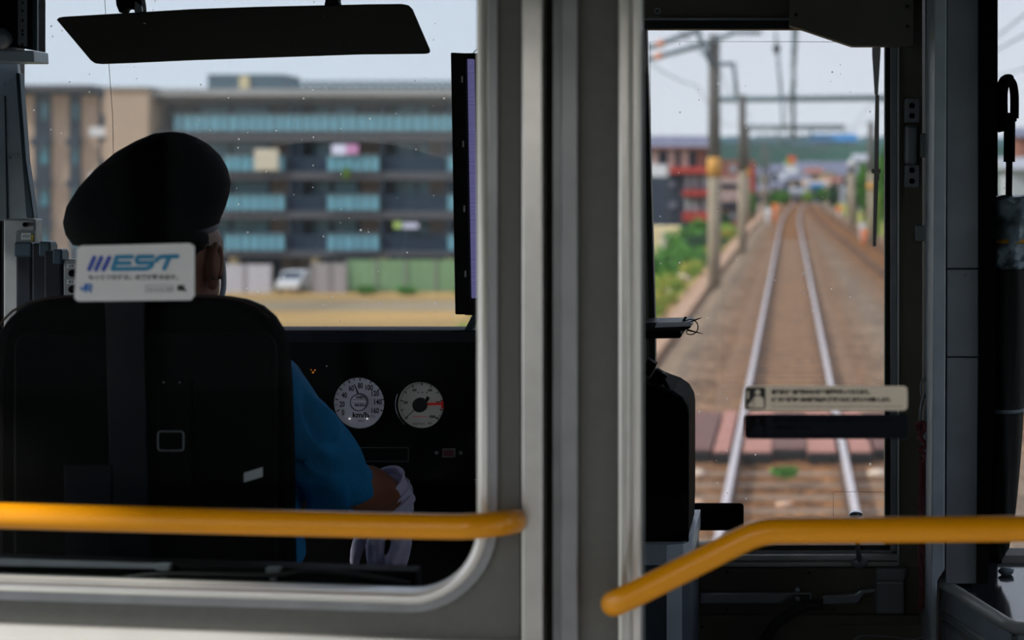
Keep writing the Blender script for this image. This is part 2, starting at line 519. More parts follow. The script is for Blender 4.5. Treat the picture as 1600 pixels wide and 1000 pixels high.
def rootof(o):
    while o.parent: o = o.parent
    return o
def obj(name, b, m, parent=None, kind=None):
    bm = b.bm
    if parent is not None:
        bmesh.ops.translate(bm, vec=-Vector(rootof(parent).location), verts=bm.verts)
    me = bpy.data.meshes.new(name); bm.to_mesh(me); bm.free()
    me.materials.append(M[m] if isinstance(m, str) else m)
    o = bpy.data.objects.new(name, me); COL.objects.link(o)
    if parent is not None: o.parent = parent
    if kind: o['kind'] = kind
    return o
def tag(o, label, cat, group=None, kind=None):
    o['label'] = label; o['category'] = cat
    if group: o['group'] = group
    if kind: o['kind'] = kind
    return o
def thing(name, label, cat, loc=(0, 0, 0), group=None):
    o = bpy.data.objects.new(name, None); COL.objects.link(o); o.location = loc
    o.empty_display_size = 0.05
    return tag(o, label, cat, group)
def struct(name, b, m, label=None, parent=None, cat=None):
    o = obj(name, b, m, parent)
    if parent is None:
        o['kind'] = 'structure'
        if label: o['label'] = label
        if cat: o['category'] = cat
    return o
def dup(root, loc, label=None):
    r = root.copy(); COL.objects.link(r); r.location = loc
    if label: r['label'] = label
    for ch in list(root.children):
        c = ch.copy(); COL.objects.link(c); c.parent = r
        for g in list(ch.children):
            d = g.copy(); COL.objects.link(d); d.parent = c
    return r
def mesh_in(me):
    b = B(); b.bm.from_mesh(me); bpy.data.meshes.remove(me); return b
def organic(chains, voxel, smooth_it=6, disp=None):
    """one closed skin round tapered limbs: chains of (point, radius or (rx, ry, rz))"""
    b = B()
    for ch in chains:
        for i in range(len(ch)):
            if len(ch) == 1:
                seq = [ch[0]]
            elif i == len(ch)-1:
                break
            else:
                (p, r), (q, s) = ch[i], ch[i+1]
                p, q = Vector(p), Vector(q)
                n = max(2, int((q-p).length/(0.35*min(r, s)))+1)
                seq = [(p.lerp(q, k/n), r+(s-r)*k/n) for k in range(n+1)]
            for (c, r) in seq:
                b.ball(c, r, 14)
    me = bpy.data.meshes.new('tmp'); b.bm.to_mesh(me); b.bm.free()
    o = bpy.data.objects.new('tmp', me); COL.objects.link(o)
    md = o.modifiers.new('r', 'REMESH'); md.mode = 'VOXEL'; md.voxel_size = voxel; md.use_smooth_shade = True
    sm = o.modifiers.new('s', 'SMOOTH'); sm.iterations = smooth_it; sm.factor = 0.5
    bpy.context.view_layer.update()
    out = bpy.data.meshes.new_from_object(o.evaluated_get(bpy.context.evaluated_depsgraph_get()))
    bpy.data.objects.remove(o); bpy.data.meshes.remove(me)
    r = mesh_in(out).smooth()
    if disp:
        for v in r.bm.verts:
            v.co = v.co+disp(v.co)
    return r
def arc(cx, cy, r, a0, a1, n=12):
    return [(cx+r*math.cos(math.radians(a0+(a1-a0)*i/n)), cy+r*math.sin(math.radians(a0+(a1-a0)*i/n))) for i in range(n+1)]
def bez(pts, n=12):
    """smooth Catmull-Rom path through points"""
    pts = [Vector(p) for p in pts]
    out = []
    for i in range(len(pts)-1):
        p0 = pts[max(i-1, 0)]; p1 = pts[i]; p2 = pts[i+1]; p3 = pts[min(i+2, len(pts)-1)]
        for k in range(n):
            t = k/n
            out.append(0.5*((2*p1)+(p2-p0)*t+(2*p0-5*p1+4*p2-p3)*t*t+(3*p1-p0-3*p2+p3)*t**3))
    out.append(pts[-1])
    return out
def rrect(x0, y0, x1, y1, r, n=5):
    """rounded rectangle in pixel coordinates"""
    return arc(x1-r, y1-r, r, 0, 90, n)+arc(x0+r, y1-r, r, 90, 180, n)+arc(x0+r, y0+r, r, 180, 270, n)+arc(x1-r, y0+r, r, 270, 360, n)
# ================================================================ THE CAR: saloon shell
YB = 1.90      # bulkhead, saloon face
W = 1.45       # half width of the car
CEIL = 2.32
YF = 3.02      # front wall of the cab, inner face
struct('floor', B().box(-W, W, -5.5, YF+0.1, -0.08, 0.0), 'saloon_floor')
struct('ceiling', B().box(-W, W, -5.5, YF+0.1, CEIL, CEIL+0.06), 'saloon_dark')
struct('wall_back', B().box(-W, W, -5.56, -5.5, 0, CEIL), 'saloon_dark')
def side_wall(name, x0, x1, wins, m):
    o = [(-5.5, 0), (YF+0.1, 0), (YF+0.1, CEIL), (-5.5, CEIL)]
    hs = [[(a, z0), (c, z0), (c, z1), (a, z1)] for a, c, z0, z1 in wins]
    b = B().prism(o, x0, x1, hs)
    for v in b.bm.verts:                      # lay the polygon along the car
        v.co = Vector((v.co.y, v.co.x, v.co.z))
    bmesh.ops.recalc_face_normals(b.bm, faces=b.bm.faces)
    return struct(name, b, m)
SW = [(0.04, 1.87, 0.15, 1.84), (-1.8, -0.04, 0.30, 1.85), (-3.6, -1.88, 0.45, 1.85), (-5.35, -3.68, 0.45, 1.85)]
CWL = (2.05, 2.90, 0.98, 1.68)
CWR = (2.0, 2.97, 0.85, 2.1)
SWR = [(0.3, 1.4, 0.80, 1.60), (-1.6, -0.3, 0.80, 1.60), (-3.6, -2.1, 0.80, 1.60), (-5.2, -3.9, 0.80, 1.60)]
side_wall('wall_left', -W-0.06, -W, SW+[CWL], 'saloon_white')
side_wall('wall_right', W, W+0.06, SWR+[CWR], 'saloon_white')
nw = 4
for sx, nm in ((-1, 'left'), (1, 'right')):
    for (a, c, z0, z1) in (SW+[CWL] if sx < 0 else SWR+[CWR]):
        x = sx*(W+0.03)
        struct('window_%d' % nw, B().box(x-0.003, x+0.003, a, c, z0, z1), 'glass_window')
        nw += 1

# saloon lamps under the ceiling on the far side of the viewer, and an unseen dark box added to shade the bulkhead top
for i, (x, y) in enumerate(((-0.75, -0.9), (-0.75, -2.5), (-0.75, -4.1))):
    lm = thing('ceiling_lamp', ('ceiling lamp of the saloon, next to the bulkhead', 'middle ceiling lamp of the saloon', 'ceiling lamp at the saloon end wall')[i], 'lamp', (x, y, CEIL), 'saloon ceiling lamps')
    obj('housing', B().box(x-0.17, x+0.17, y-0.66, y+0.66, CEIL-0.05, CEIL, 0.006), 'saloon_white', lm)
    obj('diffuser', B().box(x-0.14, x+0.14, y-0.62, y+0.62, CEIL-0.07, CEIL-0.045, 0.008), 'lamp_tube', lm)
struct('shade_box', B().box(-W, W, 1.0, YB, 1.965, CEIL, 0.01), 'saloon_dark')

# ---- bulkhead between saloon and cab
def offs(poly, d):
    """outline pushed outwards by d (pixels); poly runs so that its inside is on the right in y-down space"""
    out = []
    n = len(poly)
    for i in range(n):
        a = Vector(poly[i-1]); b_ = Vector(poly[i]); c = Vector(poly[(i+1) % n])
        d1 = (b_-a).normalized(); d2 = (c-b_).normalized()
        n1 = Vector((d1.y, -d1.x)); n2 = Vector((d2.y, -d2.x))
        m = (n1+n2)
        m = m/max(0.3, m.length_squared/2)
        out.append((b_.x-m.x*d, b_.y-m.y*d))
    return out
hole = [(-420, -280), (-420, 894)]+[(640, 927)]+[(637+110*math.cos(math.radians(q)), 819+109*math.sin(math.radians(q))) for q in range(80, -1, -8)]+[(747, -280)]
edge = (VX-W*F/YB)
wall_l = [(edge, 2600), (edge, -560), (813, -560), (813, 2600)]
bw = B().pprism(wall_l, YB, 0.035, [hole])
wb = struct('wall_bulkhead', bw, 'panel_grey')
w1 = thing('window_1', 'wide cab window with rounded corner in the bulkhead behind the driver', 'window', tuple(P(747, 927, YB)))
w1['kind'] = 'structure'
wfp = [P(x, y, YB-0.002) for x, y in offs(hole, 8)]
obj('window_frame', B().pprism(offs(hole, 17), YB-0.003, 0.022, [offs(hole, -2)]).tube(wfp, 9*S(YB), 14, True), 'alu_bright', w1)
obj('outer_trim', B().pprism(offs(hole, 30), YB-0.004, 0.03, [offs(hole, 16)]), 'alu_dull', w1)
a = P(-440, 940, YB); c = P(760, -300, YB)
obj('pane', B().box(a.x, c.x, YB+0.016, YB+0.021, a.z, c.z), 'glass_saloon', w1)
trim1 = B()
trim1.pprism([(edge, 950), (edge, 985), (813, 1040), (813, 1006)], YB-0.010, 0.012)
struct('trim_1', trim1, 'alu_bright')
post = B()
post.pprism([(815, -560), (848, -560), (848, 2600), (815, 2600)], YB-0.014, 0.06, bev=0.002)
struct('trim_2', post, 'aluminium')
struct('trim_3', B().pprism([(848, -560), (866, -560), (866, 2600), (848, 2600)], YB+0.03, 0.04), 'rubber_black')
# sliding partition door, open on the aisle
d1 = thing('door_1', 'grey sliding bulkhead door with tall clear window and silver edges', 'door', tuple(P(930, 1000, YB)))
d1['kind'] = 'structure'
obj('edge_rail', B().pprism([(864, -560), (876, -560), (876, 2600), (864, 2600)], YB+0.012, 0.03).pprism([(876, -560), (903, -560), (903, 2600), (876, 2600)], YB, 0.04, bev=0.002), 'alu_dull', d1)
obj('stile', B().pprism([(903, -560), (968, -560), (968, 2600), (903, 2600)], YB+0.010, 0.03), 'panel_grey', d1)
obj('kick_panel', B().pprism([(968, 1085), (2350, 1085), (2350, 2600), (968, 2600)], YB+0.010, 0.03), 'panel_grey', d1)
wf = B()
wf.pprism([(966, -560), (985, -560), (985, 1100), (966, 1100)], YB-0.006, 0.045, bev=0.003)
obj('window_frame', wf, 'aluminium', d1)
wf2 = B()
wf2.pprism([(985, -560), (1001, -560), (1001, 1100), (985, 1100)], YB+0.000, 0.04, bev=0.003)
wf2.pprism([(1001, 1070), (2350, 1070), (2350, 1100), (1001, 1100)], YB, 0.04, bev=0.003)
obj('window_bead', wf2, 'alu_bright', d1)
a = P(999, 1072, YB); c = P(2330, -560, YB)
obj('pane', B().box(a.x, c.x, YB+0.016, YB+0.021, a.z, c.z), 'glass_saloon', d1)
obj('glass_edge', B().box(a.x-0.001, a.x+0.004, YB+0.013, YB+0.024, a.z, P(0, 45, YB).z), 'plaque_grey', d1)
ed2 = VX+W*F/YB
struct('wall_right_bulkhead', B().pprism([(2350, -560), (ed2, -560), (ed2, 2600), (2350, 2600)], YB, 0.04), 'panel_grey')

# ---- yellow handrails on the bulkhead
YH = 1.835
def rail_path(pts, Y0=YH):
    return [P(x, y, Y) for x, y, Y in pts]
h1 = obj('handrail', B().tube(bez(rail_path([(-360, 792, YH), (0, 805.5, YH), (480, 818, YH), (680, 822.5, YH), (740, 822, YH), (778, 818, YH+0.012), (800, 815, YH+0.04), (806, 814, YB+0.002)]), 8), 20*S(YH), 20), 'yellow_paint')
tag(h1, 'straight yellow handrail across the driver window, bending into the bulkhead', 'handrail')
h2 = obj('handrail', B().tube(bez(rail_path([(966, 941, YB+0.010), (959, 943, YH+0.03), (966, 940, YH+0.004), (1000, 924, YH), (1080, 884, YH), (1150, 848.5, YH), (1178, 836, YH), (1205, 830, YH), (1245, 829, YH), (1320, 828.5, YH), (1600, 826, YH), (2200, 820, YH)]), 8), 20.5*S(YH), 20), 'yellow_paint')
tag(h2, 'kinked yellow handrail sloping up from the door stile and across the aisle door', 'handrail')

# ---- stickers on the bulkhead glass
YS = YB+0.0150
st = thing('sticker', 'white rectangular sticker with blue slanted lettering on the driver window', 'sticker', tuple(P(210, 470, YS)))
sk = [(120, 389), (128, 384), (296, 380), (304, 385), (304, 462), (298, 469), (122, 471), (116, 466)]
obj('backing', B().pprism(sk, YS, 0.0008), 'sticker_white', st)
q = lambda l: [(100+u/7.2727, 370+v/7.2727) for u, v in l]
YT = YS-0.0006
lb = B()
for s_ in ([(342, 238), (285, 370)], [(424, 238), (362, 372)], [(512, 238), (448, 372)]):
    lb.pstroke(q(s_), 6.6, YT)
obj('lettering', lb, 'logo_blue', st)
lt = B()
for s_ in ([(598, 230), (772, 227)], [(575, 300), (745, 298)], [(552, 367), (930, 363)], [(598, 230), (575, 300), (552, 367)],
           [(842, 228), (1005, 226)], [(842, 228), (822, 270), (838, 298)], [(838, 298), (1000, 292)], [(1000, 292), (992, 330), (960, 355), (930, 363)],
           [(1045, 272), (1075, 240), (1120, 226), (1285, 222)], [(1195, 235), (1138, 362)]):
    lt.pstroke(q(s_), 6.6, YT-0.0001)
obj('lettering', lt, 'logo_teal', st)
obj('lettering', B().ptext('もっとつながる。未来が動き出す。', 138, 428.5, 278, 437.5, YT, 0.03, 0.12).ptext('私たちの志  検索', 232, 449.2, 268, 454.2, YT, 0.0), 'print_grey', st)
ob = B()
for s_ in ([(228, 446), (270, 445.6)], [(228, 456.5), (270, 456)], [(228, 446), (228, 456.5)], [(270, 445.6), (270, 456)]):
    ob.pstroke(s_, 0.5, YT, rnd=False)
obj('outline', ob, 'print_grey', st)
obj('button_mark', B().pprism([(277, 445.5), (287, 445.5), (288, 450), (292, 455), (288.5, 455.5), (287, 454.5), (277, 454.5)], YT, 0.0004), 'print_black', st)
jr = B()
for s_ in ([(190, 575), (205, 605), (228, 598), (240, 545)], [(240, 545), (300, 545)], [(300, 545), (310, 575), (285, 590)], [(262, 590), (285, 590)], [(285, 592), (305, 625)], [(262, 560), (248, 625)]):
    jr.pstroke(q(s_), 2.9, YT)
obj('emblem', jr, 'logo_jr', st)

def notice(y0, mb, mp, mpict, label, figure, big):
    t = thing('notice_sticker', label, 'sticker', tuple(P(1290, y0+38, YS)))
    obj('backing', B().pprism(rrect(1163, y0, 1418, y0+38.5, 7), YS, 0.0008), mb, t)
    obj('pictogram_square', B().pprism(rrect(1164.5, y0+2.5, 1196, y0+36, 3), YT+0.0003, 0.0004), mp, t)
    pg = B()
    pg.disc((P(1184, y0+10, YT).x, P(1184, y0+10, YT).z), 4.2*S(YT), YT, YT+0.0003, 18)
    pg.pprism([(1176, y0+34), (1177, y0+20), (1180, y0+16), (1188, y0+16), (1193, y0+20), (1194, y0+34)], YT, 0.0003)
    pg.pprism([(1168, y0+31), (1177, y0+21), (1180, y0+26), (1174, y0+34)], YT, 0.0003)
    pg.pprism([(1167, y0+8), (1170, y0+8), (1170, y0+20), (1167, y0+20)], YT, 0.0003)
    obj('pictogram', pg, mpict, t)
    tx = B()
    if big:
        tx.ptext('乗務員は安全運行のため指差確認を行っております。', 1205, y0+5.5, 1359, y0+13.5, YT, 0.06)
        tx.ptext('お客様には運転室内の業務内容をご理解いただきますようお願いします。', 1205, y0+17.5, 1392, y0+25.5, YT, 0.06)
    else:
        tx.ptext('運転中の乗務員にはお客様の安全のため話しかけないでください。', 1208, y0+5, 1398, y0+12.5, YT, 0.02)
        tx.ptext('ご協力お願いします。', 1208, y0+17, 1268, y0+24, YT, 0.02)
    obj('lettering', tx, mp, t)
    obj('small_print', B().ptext('The crew of this train points and calls to confirm safe operation. Thank you for your understanding.', 1205, y0+30.5, 1410, y0+34, YT, 0.0), 'print_grey' if big else mp, t)
notice(603, 'sticker_cream', 'print_black', 'sticker_cream', 'cream notice sticker with pictogram and two text lines on the aisle door glass', True, True)
notice(647.5, 'sticker_navy', 'sticker_navy_print', 'sticker_navy', 'dark navy notice sticker just under the cream one on the glass', True, False)

# ---- ledge inside the driver window
YL = YB+0.055
# (faint straight scratches in the glazing are built with the cab)
lg = thing('window_ledge', 'low dark ledge with clips along the foot of the driver window', 'ledge', tuple(P(300, 926, YL)))
obj('shelf', B().pprism([(-500, 868), (0, 874), (330, 884), (650, 893), (650, 935), (-500, 905)], YL, 0.03, bev=0.002), 'cab_black', lg)
obj('rail_strip', B().pprism([(-500, 868), (0, 874), (265, 882), (265, 889), (0, 884), (-500, 878)], YL-0.006, 0.006), 'alu_dull', lg)
for x in (243, 415):
    obj('clip', B().pbox(x, 882+(x-243)*0.03, x+22, 892+(x-243)*0.03, YL-0.010, 0.01, 0.001).pbox(x+7, 892, x+15, 912, YL-0.008, 0.006), 'plaque_grey', lg)
cb = obj('cable', B().tube(bez([P(180, 905, YL-0.014), P(260, 897, YL-0.016), P(420, 899, YL-0.016), P(480, 892, YL-0.016), P(560, 898, YL-0.016), P(640, 912, YL-0.014)], 8), 4*S(YL), 8), 'cable_black')
tag(cb, 'thin black cable lying along the ledge under the driver window', 'cable')
# ================================================================ THE CAB
# front wall with the openings for the driver's windshield, the gangway door and the second windshield
fw_out = [(-W, 0), (W, 0), (W, CEIL), (-W, CEIL)]
def rect_at(px0, py0, px1, py1, Y):
    a = P(px0, py1, Y); c = P(px1, py0, Y)
    return [(a.x, a.z), (c.x, a.z), (c.x, c.z), (a.x, c.z)]
hL = [(-1.43, P(0, 517, YF).z), (P(978, 0, YF).x, P(0, 517, YF).z), (P(978, 0, YF).x, 2.16), (-1.43, 2.16)]
hD = [(P(984, 0, YF).x+0.0, 0.02), (P(1446, 0, YF).x, 0.02), (P(1446, 0, YF).x, 2.22), (P(984, 0, YF).x, 2.22)]
hR = [(P(1559, 0, YF).x, P(0, 876, YF).z), (1.43, P(0, 876, YF).z), (1.43, 2.16), (P(1559, 0, YF).x, 2.16)]
struct('wall_front', B().prism(fw_out, YF, YF+0.09, [hL, hD, hR]), 'cab_black')
a = P(0, 517, YF)
w2 = struct('window_2', B().box(-1.44, P(980, 0, YF).x, 3.070, 3.076, a.z-0.02, 2.18), 'glass_shield')
a = P(1559, 876, YF)
w3 = struct('window_3', B().box(a.x-0.01, 1.44, 3.070, 3.076, a.z-0.02, 2.18), 'glass_door')
obj('scratch', B().tube([P(163, -10, 3.068), P(170, 100, 3.068), P(176, 180, 3.068), P(178, 300, 3.068)], 0.45*S(3.07), 5), 'plaque_grey', w2)
struct('trim_4', B().pprism([(1559, 868), (2400, 868), (2400, 884), (1559, 884)], YF-0.02, 0.06), 'slab_light')

# ---- gangway door
YD = 3.00
d2 = thing('door_2', 'dark steel front gangway door with tall clear window over the track', 'door', (0.06, YD+0.02, 0.02))
d2['kind'] = 'structure'
whole = [(1010, 45), (1383, 45), (1383, 852), (1026, 852), (1023, 500)]
leaf = [(988, -130), (1441, -130), (1441, 1740), (988, 1740)]
obj('door_leaf', B().pprism(leaf, YD+0.004, 0.035, [whole]), 'cab_olive', d2)
gk = B()
gk.pprism([(1004, 30), (1391, 30), (1391, 860), (1018, 860), (1014, 500)], YD, 0.02, [whole])
obj('window_seal', gk, 'rubber_black', d2)
wfr = B()
wfr.pprism([(1391, 45), (1402, 45), (1402, 868), (1391, 868)], YD-0.006, 0.02, bev=0.002)
wfr.pprism([(1004, 860), (1402, 860), (1402, 869), (1004, 869)], YD-0.006, 0.02, bev=0.002)
obj('window_frame', wfr, 'alu_dull', d2)
obj('bright_bead', B().pprism([(1402, 45), (1405, 45), (1405, 884), (1402, 884)], YD-0.009, 0.02), 'alu_bright', d2)
sl = B()
sl.pprism([(1003, 869), (1402, 868), (1402, 876), (1003, 877)], YD-0.022, 0.03, bev=0.002)
sl.pprism([(1003, 878), (1402, 877), (1402, 885), (1003, 887)], YD-0.012, 0.02, bev=0.002)
for x in (1257, 1261, 1372):
    sl.ball(P(x, 871, YD-0.024), 2.2*S(YD), 8)
sl.tube([P(1003, 872, YD-0.030), P(1402, 871, YD-0.030)], 5.0*S(YD), 12).tube([P(1003, 882, YD-0.018), P(1402, 881, YD-0.018)], 4.0*S(YD), 10)
obj('window_sill', sl, 'sill_alu', d2)
a = P(1012, 858, YD); c = P(1390, 40, YD)
obj('pane', B().box(a.x, c.x, YD+0.016, YD+0.022, a.z, c.z), 'glass_door', d2)
obj('film_edge', B().tube([P(1018, 500, YD+0.014), P(1016, 65, YD+0.014), P(1230, 65, YD+0.014), P(1383, 66, YD+0.014)], 0.4*S(YD), 5).tube([P(1302, 815, YD+0.014), P(1302, 768, YD+0.014), P(1382, 769, YD+0.014)], 0.35*S(YD), 5), 'plaque_grey', d2)
hd = B()
hd.pprism([(990, -130), (1440, -130), (1440, 28), (990, 28)], YD-0.006, 0.012)
obj('header_panel', hd, 'cab_dark', d2)
hs = B()
hs.pprism([(1003, 28), (1260, 28), (1260, 31), (1003, 31)], YD-0.014, 0.012)
hs.ring((P(1028, 18, YD).x, P(1028, 18, YD).z), 3*S(YD), 5*S(YD), YD-0.012, YD-0.004, 20)
hs.pprism([(1012, 25), (1032, 25), (1032, 26), (1012, 26)], YD-0.01, 0.006)
obj('header_trim', hs, 'cab_steel', d2)
lp = B()
lp.pprism([(1003, 888), (1437, 888), (1437, 958), (1003, 958)], YD-0.004, 0.02)
lp.pprism([(1003, 961), (1437, 961), (1437, 976), (1003, 976)], YD-0.012, 0.02, bev=0.002)
obj('lower_panel', lp, 'cab_dark', d2)
sc = B()
for x, y in ((1136, 894), (1264, 895), (1136, 951), (1303, 951), (1096, 980)):
    sc.ball(P(x, y, YD-0.006), (2.4*S(YD), 0.002, 2.4*S(YD)), 10)
obj('panel_screws', sc, 'rubber_black', d2)
lbx = B()
lbx.pprism([(1079, 926), (1268, 926), (1268, 944), (1079, 944)], YD-0.030, 0.02, bev=0.003)
obj('latch_bar', lbx, 'chrome', d2)
lh = B()
lh.ball(P(1246, 921, YD-0.01), 6*S(YD), 12)
lh.ball(P(1246, 936, YD-0.031), (4*S(YD), 0.003, 4*S(YD)), 10)
obj('latch_bolt', lh, 'chrome', d2)
hn = B()
hn.pprism([(1284, 931), (1336, 928), (1345, 921), (1372, 919), (1372, 926), (1350, 929), (1341, 944), (1284, 946)], YD-0.045, 0.025, bev=0.003)
obj('latch_handle', hn, 'chrome', d2)
ck = B()
ck.pprism([(1368, 888), (1418, 888), (1416, 902), (1413, 909), (1368, 909)], YD-0.035, 0.03, bev=0.004)
ck.pprism([(1368, 909), (1413, 909), (1413, 960), (1368, 960)], YD-0.055, 0.05, bev=0.004)
ck.ball(P(1374, 894, YD-0.036), (3*S(YD), 0.002, 3*S(YD)), 8); ck.ball(P(1411, 894, YD-0.036), (3*S(YD), 0.002, 3*S(YD)), 8)
obj('latch_case', ck, 'alu_dull', d2)
# hook plate on the door stile
hk = B()
hk.pprism(rrect(1413, 153, 1437, 192, 4), YD-0.010, 0.014, bev=0.002)
hk.pprism(rrect(1413, 257, 1437, 293, 4), YD-0.010, 0.014, bev=0.002)
hk.pprism([(1414, 195), (1434, 195), (1433, 258), (1414, 258)], YD-0.030, 0.034, bev=0.006)
obj('hinge', hk, 'alu_dull', d2)
hsx = B()
for y in (165, 181, 266, 283):
    hsx.ball(P(1425, y, YD-0.011), (4.6*S(YD), 0.003, 4.6*S(YD)), 12)
obj('hinge_screws', hsx, 'cab_black', d2)
obj('door_catch', B().pbox(1438, 208, 1452, 246, YD-0.03, 0.03, 0.002), 'steel_box', d2)
obj('door_catch', B().pbox(1430, 352, 1453, 377, YD-0.03, 0.03, 0.002).pbox(1446, 377, 1455, 398, YD-0.02, 0.02, 0.002), 'alu_dull', d2)
# cover plate above the window
cp = thing('cover_plate', 'dark chamfered cover plate screwed over the front door window corner', 'cover plate', tuple(P(1330, 72, YD-0.03)))
obj('plate', B().pprism([(1233, -120), (1428, -120), (1428, 72), (1331, 72), (1257, 47), (1233, 40)], YD-0.05, 0.035, bev=0.002), 'cab_olive', cp)
for x, y in ((1244, 23), (1418, 10), (1418, 41)):
    obj('screw', B().ball(P(x, y, YD-0.051), (2.8*S(YD), 0.003, 2.8*S(YD)), 10), 'rubber_black', cp)
# chrome grab rod beside the door and the grey pillar
gr = obj('grab_rod', B().tube(bez([P(1457, 140, 2.96), P(1454, 150, 2.93), P(1454, 170, 2.92), P(1454, 335, 2.92), P(1454, 347, 2.93), P(1458, 352, 2.96)], 6), 2.2*S(2.92), 10), 'chrome')
tag(gr, 'slim chrome grab rod upright between the door hinge and the grey pillar', 'grab rod')
pl = thing('pillar_1', 'grey steel pillar panel beside the front door', 'pillar', tuple(P(1495, 1000, 2.80)))
pl['kind'] = 'structure'
YP = 2.80
obj('panel', B().pprism([(1480, -160), (1529, -160), (1529, 419), (1480, 419)], YP+0.006, 0.2, bev=0.001).pprism([(1480, 421), (1529, 421), (1529, 557), (1480, 557)], YP+0.006, 0.2, bev=0.001).pprism([(1480, 559), (1529, 559), (1526, 912), (1478, 912)], YP+0.006, 0.2, bev=0.001), 'cab_steel', pl)
obj('corner_strip', B().pprism([(1462, -160), (1480, -160), (1476, 890), (1464, 908), (1462, 1900), (1448, 1900)], YP, 0.18, bev=0.002), 'side_panel', pl)
obj('screw', B().ball(P(1508, 430, YP+0.005), (2.2*S(YP), 0.002, 2.2*S(YP)), 8), 'chrome', pl)
obj('side_block', B().pprism([(1529, -160), (1558, -160), (1556, 600), (1543, 912), (1526, 912), (1529, 559)], YP-0.002, 0.22), 'cab_black', pl)

# ---- knob on the window sill
kn = thing('suction_knob', 'grey round-based knob on a thin stem standing on the door window sill', 'knob', tuple(P(1342, 884, YD-0.03)))
obj('stem', B().tube([P(1343, 878, YD-0.035), P(1340, 850, YD-0.037), P(1337, 806, YD-0.040)], [4.5*S(YD), 3.4*S(YD), 3.4*S(YD)], 10), 'alu_dull', kn)
obj('rosette', B().ball(P(1343, 878, YD-0.030), (14*S(YD), 0.010, 10*S(YD)), 18), 'cab_steel', kn)
obj('cap', B().ball(P(1337, 804, YD-0.040), (11*S(YD), 0.012, 6*S(YD)), 18), 'chrome', kn)

# ---- wiper outside the door window
YW = 3.125
wp = thing('window_wiper', 'black wiper arm and blade hanging outside the front door window', 'wiper', tuple(P(1368, 60, YW)))
obj('arm', B().pprism([(1362, -130), (1378, -130), (1376, 80), (1372, 148), (1367, 148), (1363, 85)], YW, 0.012, bev=0.001), 'frame_teal', wp)
obj('blade', B().pprism([(1368, 148), (1374, 148), (1373, 268), (1369, 385), (1364, 385), (1366, 268)], YW-0.006, 0.012, bev=0.001), 'cab_black', wp)
obj('pivot', B().tube([P(1370, -120, YW+0.012), P(1370, -120, 3.105)], 0.014, 14), 'cab_black', wp)
obj('clip', B().pbox(1362, 264, 1376, 271, YW-0.010, 0.012, 0.001).pbox(1366, 270, 1374, 282, YW-0.008, 0.01, 0.001), 'cab_black', wp)

# ---- black plate on the door window
YK = YD-0.02
bp_ = obj('black_plate', B().pprism(rrect(1060, 787, 1162, 829, 6), YK, 0.008, bev=0.001).pprism([(1030, 800), (1064, 800), (1064, 818), (1030, 818)], YK+0.004, 0.008), 'console_black')
tag(bp_, 'small black rounded plate at the foot of the door window beside the covered box', 'plate')

# ---- slate cabinet with a black cover on it
YC = 2.66
cbn = thing('equipment_cabinet', 'slate grey steel cabinet carrying the black padded cover', 'cabinet', tuple(P(1010, 1700, YC)))
zt = P(0, 851, YC).z
xr = P(1077, 0, YC).x
obj('body', B().zprism([(xr-0.19, YC), (xr-0.036, YC), (xr-0.012, YC+0.008), (xr, YC+0.03), (xr, YC+0.28), (xr-0.19, YC+0.28)], 0.0, zt-0.002), 'cabinet_slate', cbn)
obj('top_rim', B().zprism([(xr-0.19, YC-0.003), (xr-0.036, YC-0.003), (xr-0.010, YC+0.006), (xr+0.003, YC+0.03), (xr+0.003, YC+0.28), (xr-0.19, YC+0.28)], zt-0.032, zt), 'side_panel', cbn)
obj('corner_strip', B().zprism([(xr-0.036, YC-0.002), (xr-0.012, YC+0.006), (xr-0.016, YC+0.010), (xr-0.036, YC+0.003)], 0.0, zt-0.034), 'side_panel', cbn)
YG = 2.68
bg = thing('equipment_cover', 'black padded cover with sloping shoulder standing on the slate cabinet', 'cover', tuple(P(1030, 850, YG)))
zz = lambda y: P(0, y, YG).z
xx = lambda x: P(x, 0, YG).x
prof = [(930, 852), (1074, 852), (1076, 800), (1076, 650), (1074, 636), (1066, 622), (1052, 612), (1035, 606), (1020, 600), (1005, 596), (930, 590)]
cov = B().pprism(prof, YG, 0.20, bev=0.012)
obj('cover', cov, 'bag_black', bg)
obj('seam', B().tube([P(x, y, YG-0.001) for x, y in [(1074, 846), (1074.5, 800), (1074.5, 650), (1071, 633), (1060, 619)]], 0.0022, 6), 'cab_black', bg)
def tilted(px, py, w, h, d, ang, Y, m):
    c = P(px, py, Y)
    b = B().box(-w/2, w/2, -d/2, d/2, -h/2, h/2, 0.002)
    R = Matrix.Rotation(math.radians(ang), 4, 'Y')
    bmesh.ops.transform(b.bm, matrix=Matrix.Translation(c) @ R, verts=b.bm.verts)
    return obj('plug', b, m, bg)
tilted(1014, 573, 0.018, 0.024, 0.03, 32, YG+0.06, 'console_black')
tilted(1028, 592, 0.022, 0.028, 0.03, 32, YG+0.04, 'console_black')
obj('plug_lip', B().tube([P(1012, 560, YG+0.05), P(1024, 567, YG+0.05)], 0.002, 6).tube([P(1026, 577, YG+0.03), P(1039, 584, YG+0.03)], 0.002, 6), 'alu_dull', bg)
obj('release_lever', B().tube([P(1036, 592, YG+0.02), P(1046, 610, YG+0.02), P(1054, 614, YG+0.02)], [0.0035, 0.003, 0.002], 8), 'console_black', bg)

